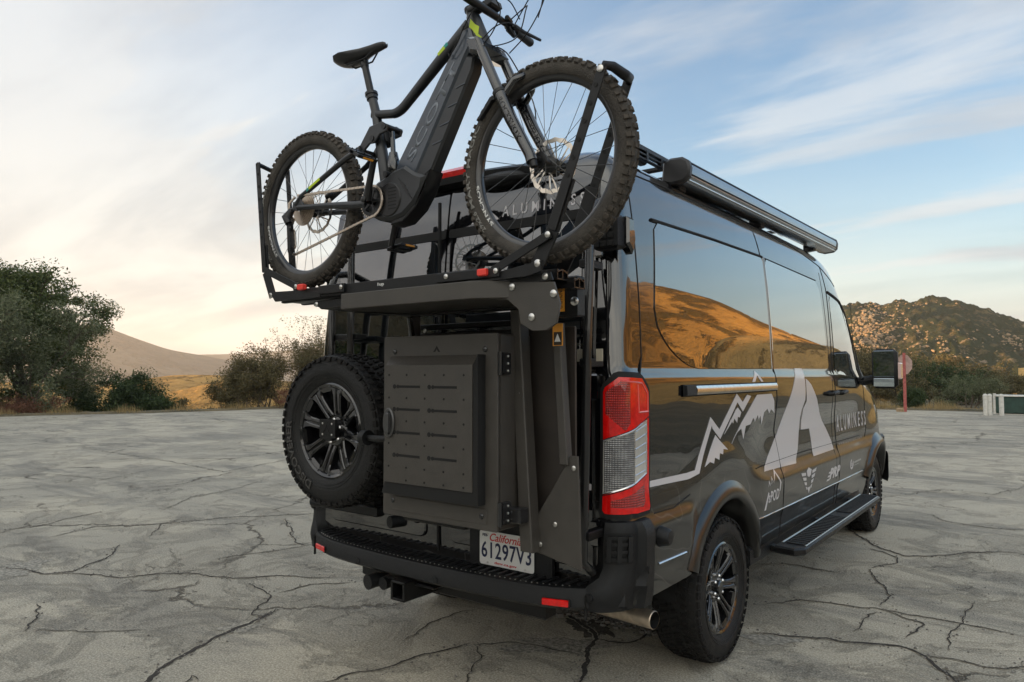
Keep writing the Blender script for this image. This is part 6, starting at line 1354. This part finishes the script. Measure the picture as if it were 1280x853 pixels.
conform('lime_decal', poly_bm([[(0, 0), (.03, .008), (.05, .02), (.075, .006), (.10, .015), (.09, -.012), (.05, -.008), (.02, -.02)]]), lambda u, v, o=0.: Vector((.683 + u * .42 + v * .9, Y0 - .0305 - o + (abs(v) * .15), 2.845 - u * .92 + v * .4)), M['lime'], FR, .002, 0, None)
for (t0, t1, mk) in ((.50, .72, 'lime'), (.72, .82, 'teal')):
    a = Vector((.50, 2.735)); b_ = Vector((.655, 2.835)); p = a.lerp(b_, (t0 - .4)); q = a.lerp(b_, (t1 - .4)); n_ = Vector((-(q - p).y, (q - p).x)).normalized()
    mesh_part(lambda b: b.prism([tuple(p + n_ * .0225), tuple(q + n_ * .0235), tuple(q + n_ * .008), tuple(p + n_ * .010)], Y0 - .0235, Y0 - .015, 'y'), 'frame_stripe', M[mk], FR)
tb('seat_collar', [P3(.102, 2.682), P3(.095, 2.706)], .0245, 'drive', FR, 16); tb('collar_ring', [P3(.097, 2.700), P3(.094, 2.712)], .028, 'drive', FR, 16)
sp0 = tb('seat_post', [P3(.096, 2.70), P3(.052, 2.842)], .0155, 'drive', None, 14); tb('post_head', [P3(.052, 2.838), P3(.045, 2.866)], [.018, .020], 'drive', sp0, 12)
# saddle: a lofted shell
mb = MB(); st_ = [(-.118, .012, .004, 0), (-.110, .045, .012, .000), (-.085, .066, .020, .002), (-.045, .070, .026, .004), (0, .056, .028, .004), (.05, .036, .026, .006), (.10, .025, .022, .009), (.15, .021, .019, .010), (.178, .017, .014, .008), (.187, .007, .006, .006)]
n = 16
vs = []
for x, hw, hh, up in st_:
    for j in range(n):
        t = 2 * pi * j / n; c_, s_ = cos(t), sin(t); zz = (hh * .35 * s_ if s_ > 0 else hh * s_ * 1.0 * abs(s_) ** .3) ; vs.append((x, Y0 + hw * c_, 2.893 + up + zz + (.006 if abs(c_) > .5 and s_ > 0 else 0)))
mb.add(vs, [(i * n + j, i * n + (j + 1) % n, (i + 1) * n + (j + 1) % n, (i + 1) * n + j) for i in range(len(st_) - 1) for j in range(n)] + [tuple(range(n))[::-1], tuple((len(st_) - 1) * n + j for j in range(n))])
SD = mb.build('saddle', M['saddle'] if 'saddle' in M else M.setdefault('saddle', mat('black_saddle_cover', (.018, .018, .02), .42, noise_amt=.1)), BK, smooth=70)
for y in (-.022, .022): tb('saddle_rail', [P3(-.07, 2.882, y), P3(-.035, 2.862, y), P3(.075, 2.862, y), P3(.125, 2.893, y * .5)], .0038, 'drive', SD, 8)
# rear triangle, linkage, shock
mesh_part(lambda b: b.prism([(.055, 2.452), (.075, 2.475), (.135, 2.545), (.21, 2.552), (.245, 2.528), (.238, 2.505), (.20, 2.500), (.165, 2.470), (.135, 2.472), (.10, 2.448), (.07, 2.432)], Y0 - .046, Y0 - .034, 'y', .003), 'rocker_link', M['frame'], FR); mesh_part(lambda b: b.prism([(.055, 2.452), (.075, 2.475), (.135, 2.545), (.21, 2.552), (.245, 2.528), (.238, 2.505), (.20, 2.500), (.165, 2.470), (.135, 2.472), (.10, 2.448), (.07, 2.432)], Y0 + .034, Y0 + .046, 'y', .003), 'rocker_link', M['frame'], FR)
for x, z in ((.070, 2.455), (.153, 2.490), (.225, 2.528)): mesh_part(lambda b: b.tube([(x, Y0 - .050, z), (x, Y0 + .050, z)], .013, 14), 'pivot', M['drive'], FR)
for s in (-1, 1):
    mesh_part(lambda b: b.tube([P3(.085, 2.462, s * .045), P3(.0, 2.425, s * .062), P3(-.29, 2.305, s * .072), P3(-.325, 2.272, s * .070)], [.013, .0125, .011, .014], 12), 'seat_stay', M['frame'], FR, smooth=60)
    mesh_part(lambda b: b.tube([P3(.130, 2.215, s * .048), P3(.06, 2.218, s * .058), P3(-.10, 2.238, s * .066), P3(-.31, 2.258, s * .072)], [.020, .019, .014, .012], 12), 'chain_stay', M['frame'], FR, smooth=60)
    mesh_part(lambda b: b.prism([(-.345, 2.285), (-.29, 2.300), (-.27, 2.265), (-.31, 2.243), (-.350, 2.250)], Y0 + s * .072 - .005, Y0 + s * .072 + .005, 'y', .002), 'dropout', M['frame'], FR)
mesh_part(lambda b: bar(b, (-.225, 2.331), (-.150, 2.362), .012, .004, Y0 - .079), 'lime_decal', M['lime'], FR)
mesh_part(lambda b: bar(b, (-.242, 2.324), (-.225, 2.331), .012, .004, Y0 - .079), 'teal_decal', M['teal'], FR)
tb('shock_shaft', [P3(.226, 2.515), P3(.236, 2.40)], .011, 'stanch', FR, 14); tb('shock_body', [P3(.234, 2.425), P3(.236, 2.405), P3(.237, 2.385), P3(.242, 2.335), P3(.240, 2.318)], [.018, .021, .027, .027, .018], 'stanch', FR, 16)
mesh_part(lambda b: b.tube([(.238, Y0 - .05, 2.325), (.238, Y0 + .05, 2.325)], .013, 14), 'pivot', M['drive'], FR)
mesh_part(lambda b: b.prism([(.335, 2.485), (.318, 2.520), (.326, 2.556), (.352, 2.580), (.372, 2.572), (.368, 2.556), (.352, 2.550), (.342, 2.520), (.352, 2.498), (.365, 2.492), (.36, 2.478)], Y0 + .10, Y0 + .135, 'y', .004), 'cable_guide', M['drive'], FR)
tb('guide_arm', [P3(.35, 2.50, .11), P3(.36, 2.46, .03)], .008, 'drive', FR, 8)
# cranks, chain
CK = (.172, 2.218); dc = -.062
mesh_part(lambda b: b.lathe([(.048, -.002), (.060, -.002), (.062, 0), (.060, .002), (.048, .002)], 40, 'y', (CK[0], Y0 + dc, CK[1]), closed=True), 'chain_ring', M['drive'], BK)
CRK = bpy.data.objects['chain_ring']
mb = MB(); nteeth = 34
for i in range(nteeth):
    a = 2 * pi * i / nteeth; mb.box((CK[0] + .0645 * cos(a), Y0 + dc, CK[1] + .0645 * sin(a)), (.006, .003, .005), Matrix.Rotation(-a, 3, 'Y'))
tag(mb.build('ring_teeth', M['chain'], CRK, smooth=None), kind='stuff')
for k in range(5):
    a = 2 * pi * k / 5; mesh_part(lambda b: bar(b, (CK[0], CK[1]), (CK[0] + .055 * cos(a), CK[1] + .055 * sin(a)), .012, .004, Y0 + dc - .001), 'spider_arm', M['drive'], CRK)
mesh_part(lambda b: b.tube([(CK[0], Y0 - .10, CK[1]), (CK[0], Y0 + .10, CK[1])], .013, 14), 'spindle', M['drive'], BK)
nc_ = mesh_part(lambda b: b.tube([(CK[0], Y0 - .088, CK[1]), (.195, Y0 - .094, 2.285), (.228, Y0 - .100, 2.378)], [.019, .014, .013], 10), 'crank_arm', M['drive'], BK, smooth=60); mesh_part(lambda b: b.bolt((CK[0], Y0 - .105, CK[1]), (0, -1, 0), .013, .006, 14), 'crank_bolt', M['drive'], nc_)
fc_ = mesh_part(lambda b: b.tube([(CK[0], Y0 + .088, CK[1]), (.150, Y0 + .094, 2.150), (.118, Y0 + .100, 2.060)], [.019, .014, .013], 10), 'crank_arm', M['drive'], BK, smooth=60)
def pedal(c, s, rot):
    def f(b):
        Rm_ = Matrix.Rotation(rot, 3, 'Y'); c_ = Vector(c)
        for dx in (-.042, .042): b.box(c_ + Rm_ @ Vector((dx, s * .055, 0)), (.012, .095, .014), Rm_, .002)
        for dy in (.010, .100): b.box(c_ + Rm_ @ Vector((0, s * dy, 0)), (.09, .010, .014), Rm_, .002)
        b.box(c_ + Rm_ @ Vector((0, s * .055, 0)), (.022, .10, .018), Rm_, .002)
        for dx in (-.042, -.015, .015, .042):
            for dy in (.015, .055, .095): b.box(c_ + Rm_ @ Vector((dx, s * dy, .010)), (.003, .003, .008), Rm_)
    p = mesh_part(f, 'pedal', M['drive'], BK)
    Rm_ = Matrix.Rotation(rot, 3, 'Y'); mesh_part(lambda b: [b.box(Vector(c) + Rm_ @ Vector((dx, s * .055, -.001)), (.004, .05, .008), Rm_) for dx in (-.049, .049)], 'pedal_reflector', M['warn'], p)
pedal((.228, Y0 - .112, 2.378), -1, .55); pedal((.118, Y0 + .112, 2.060), 1, -.15)
# cassette, derailleur, chain
cas = MB(); 
for i, r_ in enumerate((.078, .070, .062, .053, .044, .036, .028)):
    cas.lathe([(r_ - .012, 0), (r_, 0), (r_, .0018), (r_ - .012, .0018)], 36, 'y', (RW_[0], Y0 - .030 - i * .004, RW_[1]), closed=True)
CS = cas.build('cassette', M['chain'], BK, smooth=None); tag(CS, kind=None)
tb('derailleur', [P3(-.335, 2.250, -.085), P3(-.365, 2.215, -.095), P3(-.345, 2.185, -.095)], [.014, .022, .016], 'drive', None, 10); DR = bpy.data.objects['derailleur']
mesh_part(lambda b: (bar(b, (-.345, 2.185), (-.335, 2.055), .018, .003, Y0 - .100), bar(b, (-.345, 2.185), (-.335, 2.055), .018, .003, Y0 - .080)), 'derailleur_cage', M['drive'], DR)
for z, x in ((2.170, -.343), (2.062, -.335)): mesh_part(lambda b: b.lathe([(.004, -.0015), (.020, -.0015), (.020, .0015), (.004, .0015)], 20, 'y', (x, Y0 - .090, z), closed=True), 'jockey_wheel', M['drive'], DR)
tb('rear_caliper', [P3(-.27, 2.325, .06), P3(-.23, 2.335, .06)], [.016, .018], 'drive', None, 8)
path = [(RW_[0] + .02, 2.312)] + [(CK[0], CK[1] + .0645)] + [(CK[0] + .0645 * cos(R(90 - 18 * i)), CK[1] + .0645 * sin(R(90 - 18 * i))) for i in range(1, 11)] + [(-.325, 2.044), (-.352, 2.055), (-.322, 2.085), (-.330, 2.15), (-.362, 2.172), (-.335, 2.205), (-.372, 2.235), (-.375, 2.285), (RW_[0] + .0, 2.312)]
Lp = []; 
for a, b_ in zip(path[:-1], path[1:]):
    a, b_ = Vector(a), Vector(b_); Lp.append((a, b_, (b_ - a).length))
tot = sum(l[2] for l in Lp); nl = int(tot / .0115); mb = MB(); s_ = 0; li = 0; acc = 0
for i in range(nl):
    t = i * tot / nl
    while t > acc + Lp[li][2] and li < len(Lp) - 1: acc += Lp[li][2]; li += 1
    a, b_, l_ = Lp[li]; p = a.lerp(b_, (t - acc) / l_); d = (b_ - a).normalized(); an = atan2(d.y, d.x); yy = Y0 + dc - .012 * (1 - min(1, max(0, (p.x + .3) / .45))) 
    w_ = .0052 if i % 2 else .0072
    mb.box((p.x, yy, p.y), (.0112, w_ * 1.15, .0105), Matrix.Rotation(-an, 3, 'Y'), .001)
tag(mb.build('chain', M['chain'], BK, smooth=None), kind='stuff')
# ---- fork
FK = mesh_part(lambda b: b.prism([(.695, 2.752), (.75, 2.745), (.785, 2.700), (.765, 2.672), (.715, 2.690)], Y0 - .085, Y0 + .085, 'y', .012), 'fork_crown', M['stanch'], BK, smooth=30)
for s in (-1, 1):
    y = s * .068
    tb('stanchion', [P3(.748, 2.728, y), P3(.862, 2.490, y)], .0185, 'stanch', FK, 16); tb('leg_collar', [P3(.849, 2.515, y), P3(.855, 2.503, y)], .0255, 'drive', FK, 16)
    tb('lower_leg', [P3(.852, 2.510, y), P3(.905, 2.40, y), P3(.985, 2.262, y), P3(.995, 2.235, y)], [.0235, .0225, .020, .022], 'stanch', FK, 16)
    tb('dropout', [P3(.992, 2.255, y * .98), P3(1.003, 2.215, y * .98)], [.018, .014], 'drive', FK, 10)
    bm = text_bm('FOX', 1., .01); fit(bm, 0, 0, 1, 1)
tb('fork_arch', [P3(.868, 2.500, -.062), P3(.905, 2.545, -.058), P3(.93, 2.565, -.03), P3(.935, 2.570, 0), P3(.93, 2.565, .03), P3(.905, 2.545, .058), P3(.868, 2.500, .062)], .012, 'stanch', FK, 10)
mesh_part(lambda b: b.prism([(.735, 2.452), (.79, 2.515), (.845, 2.520), (.86, 2.50), (.80, 2.50), (.742, 2.440)], Y0 - .05, Y0 + .05, 'y', .002), 'mudguard', M['plastic'], FK)
mesh_part(lambda b: b.tube([(1.0, Y0 - .080, 2.247), (1.0, Y0 + .085, 2.247)], .010, 12), 'axle', M['drive'], FK)
tb('brake_caliper', [P3(.955, 2.30, .085), P3(.925, 2.345, .085)], [.020, .018], 'drive', FK, 10)
arc = lambda u, v, o=0.: None
for s in (-1, 1):
    def fl_(u, v, o=0., s=s):
        a = Vector((.868, 2.482)); b_ = Vector((.955, 2.318)); d = (b_ - a); n_ = Vector((-d.y, d.x)).normalized(); p = a + d * u + n_ * ((v - .5) * .022); w2 = (v - .5) * .022
        return Vector((p.x, Y0 + s * .068 - sqrt(.0226 ** 2 - w2 * w2) - o - .0005, p.y))
    bm = text_bm('ROCKSHOX', 1., .01); fit(bm, 0, 0, 1, 1); conform('fork_lettering', bm, fl_, M['spoke'], FK, .0006, 0, None, smooth=False)
# ---- cockpit
tb('steerer', [P3(.668, 2.870), P3(.655, 2.902)], .021, 'drive', None, 14); ST = bpy.data.objects['steerer']
mesh_part(lambda b: b.tube([P3(.657, 2.892), P3(.705, 2.900)], [.024, .022], 12), 'stem', M['drive'], ST); tb('stem_cap', [P3(.654, 2.898), P3(.651, 2.908)], .022, 'drive', ST, 16)
HB = tb('handlebar', [P3(.655, 2.935, -.39), P3(.675, 2.925, -.22), P3(.705, 2.900, -.08), P3(.708, 2.898, 0), P3(.705, 2.900, .08), P3(.690, 2.906, .20), P3(.672, 2.906, .36)], [.011, .011, .0155, .0165, .0155, .0115, .011], 'drive', None, 14)
for s in (-1, 1):
    e = P3(.672, 2.906, .375) if s > 0 else P3(.655, 2.935, -.40); i_ = P3(.686, 2.906, .245) if s > 0 else P3(.668, 2.928, -.27)
    gp = mesh_part(lambda b: b.tube([i_, i_ + (e - i_) * .04, i_ + (e - i_) * .08, e - (e - i_) * .05, e], [.017, .020, .0165, .0175, .014], 16), 'grip', M['plastic'], HB, smooth=40)
    m_ = i_ + (i_ - e).normalized() * .035
    mesh_part(lambda b: b.tube([m_, m_ + Vector((.030, -s * .01, -.012)), m_ + Vector((.045, s * .03, -.022)), m_ + Vector((.055, s * .13, -.020))], [.015, .012, .0075, .006], 8), 'brake_lever', M['drive'], HB)
    mesh_part(lambda b: b.tube([m_ + Vector((.0, -s * .012, -.01)), m_ + Vector((.02, s * .0, -.045))], [.016, .009], 8), 'shifter', M['drive'], HB)
    mesh_part(lambda b: b.tube([m_ + Vector((.02, -s * .03, .004)), m_ + Vector((.03, -s * .065, .006))], [.012, .010], 8), 'reservoir', M['drive'], HB)
    mesh_part(lambda b: b.tube([m_ + (e - i_).normalized() * -.02, m_ + (e - i_).normalized() * .012], .019, 14), 'lever_clamp', M['drive'], HB)
mesh_part(lambda b: b.box(P3(.690, 2.948, -.085), (.05, .10, .045), Matrix.Rotation(-.4, 3, 'Y') @ Matrix.Rotation(.3, 3, 'X'), .008), 'display', M['drive'], HB); mesh_part(lambda b: b.box(P3(.700, 2.935, .075), (.045, .07, .04), Matrix.Rotation(-.3, 3, 'Y'), .008), 'bell', M['drive'], HB)
def cable(pts, r=.0024):
    q = []; P_ = [Vector(p) for p in pts]; P_ = [P_[0]] + P_ + [P_[-1]]
    for i in range(1, len(P_) - 2):
        for k in range(8):
            t = k / 8; a, b_, c_, d = P_[i - 1], P_[i], P_[i + 1], P_[i + 2]; q.append(.5 * ((2 * b_) + (-a + c_) * t + (2 * a - 5 * b_ + 4 * c_ - d) * t * t + (-a + 3 * b_ - 3 * c_ + d) * t ** 3))
    q.append(P_[-2]); MB().tube(q, r, 6).build('cable', M['gap'], BK, smooth=60)
cable([P3(.71, 2.908, .17), P3(.80, 2.935, .16), P3(.86, 2.87, .08), P3(.84, 2.76, .05), P3(.76, 2.73, .0), P3(.735, 2.745, -.02)])
cable([P3(.70, 2.90, .21), P3(.79, 2.99, .20), P3(.875, 3.00, .15), P3(.93, 2.90, .10), P3(.88, 2.78, .07), P3(.79, 2.72, .07)])
cable([P3(.70, 2.92, -.18), P3(.80, 3.05, -.05), P3(.90, 3.02, .05), P3(.93, 2.92, .09), P3(.91, 2.83, .09)])
cable([P3(.70, 2.92, -.16), P3(.765, 2.93, -.05), P3(.80, 2.86, .0), P3(.775, 2.78, -.01), P3(.74, 2.73, -.03)])
cable([P3(.72, 2.90, .22), P3(.76, 2.86, .10), P3(.775, 2.80, .0), P3(.745, 2.745, -.04), P3(.72, 2.73, -.05)])
cable([P3(.70, 2.92, .05), P3(.735, 2.955, .06), P3(.77, 2.94, .10), P3(.765, 2.90, .17)])
cable([P3(.72, 2.915, .0), P3(.70, 2.86, -.045), P3(.655, 2.80, -.048), P3(.61, 2.745, -.046), P3(.585, 2.715, -.044)]); cable([P3(.66, 2.82, -.045), P3(.64, 2.76, -.055), P3(.60, 2.72, -.055), P3(.585, 2.735, -.046)])
cable([P3(.94, 2.34, .085), P3(.90, 2.42, .095), P3(.89, 2.52, .08), P3(.80, 2.70, .06), P3(.76, 2.74, .03)])
# ================================================================ HAZE
hz = bpy.data.materials.new('haze'); hz.use_nodes = True; ht_ = hz.node_tree; ht_.nodes.remove(ht_.nodes['Principled BSDF'])
pv_ = ht_.nodes.new('ShaderNodeVolumePrincipled'); pv_.inputs['Color'].default_value = (.96, .97, 1, 1); pv_.inputs['Density'].default_value = .00026; pv_.inputs['Anisotropy'].default_value = .2
ht_.links.new(pv_.outputs[0], ht_.nodes['Material Output'].inputs['Volume'])
tag(MB().box((0, 0, 42), (6200, 6200, 184)).build('haze', hz, smooth=None), kind='stuff', label='thin evening haze over the hills', cat='haze')
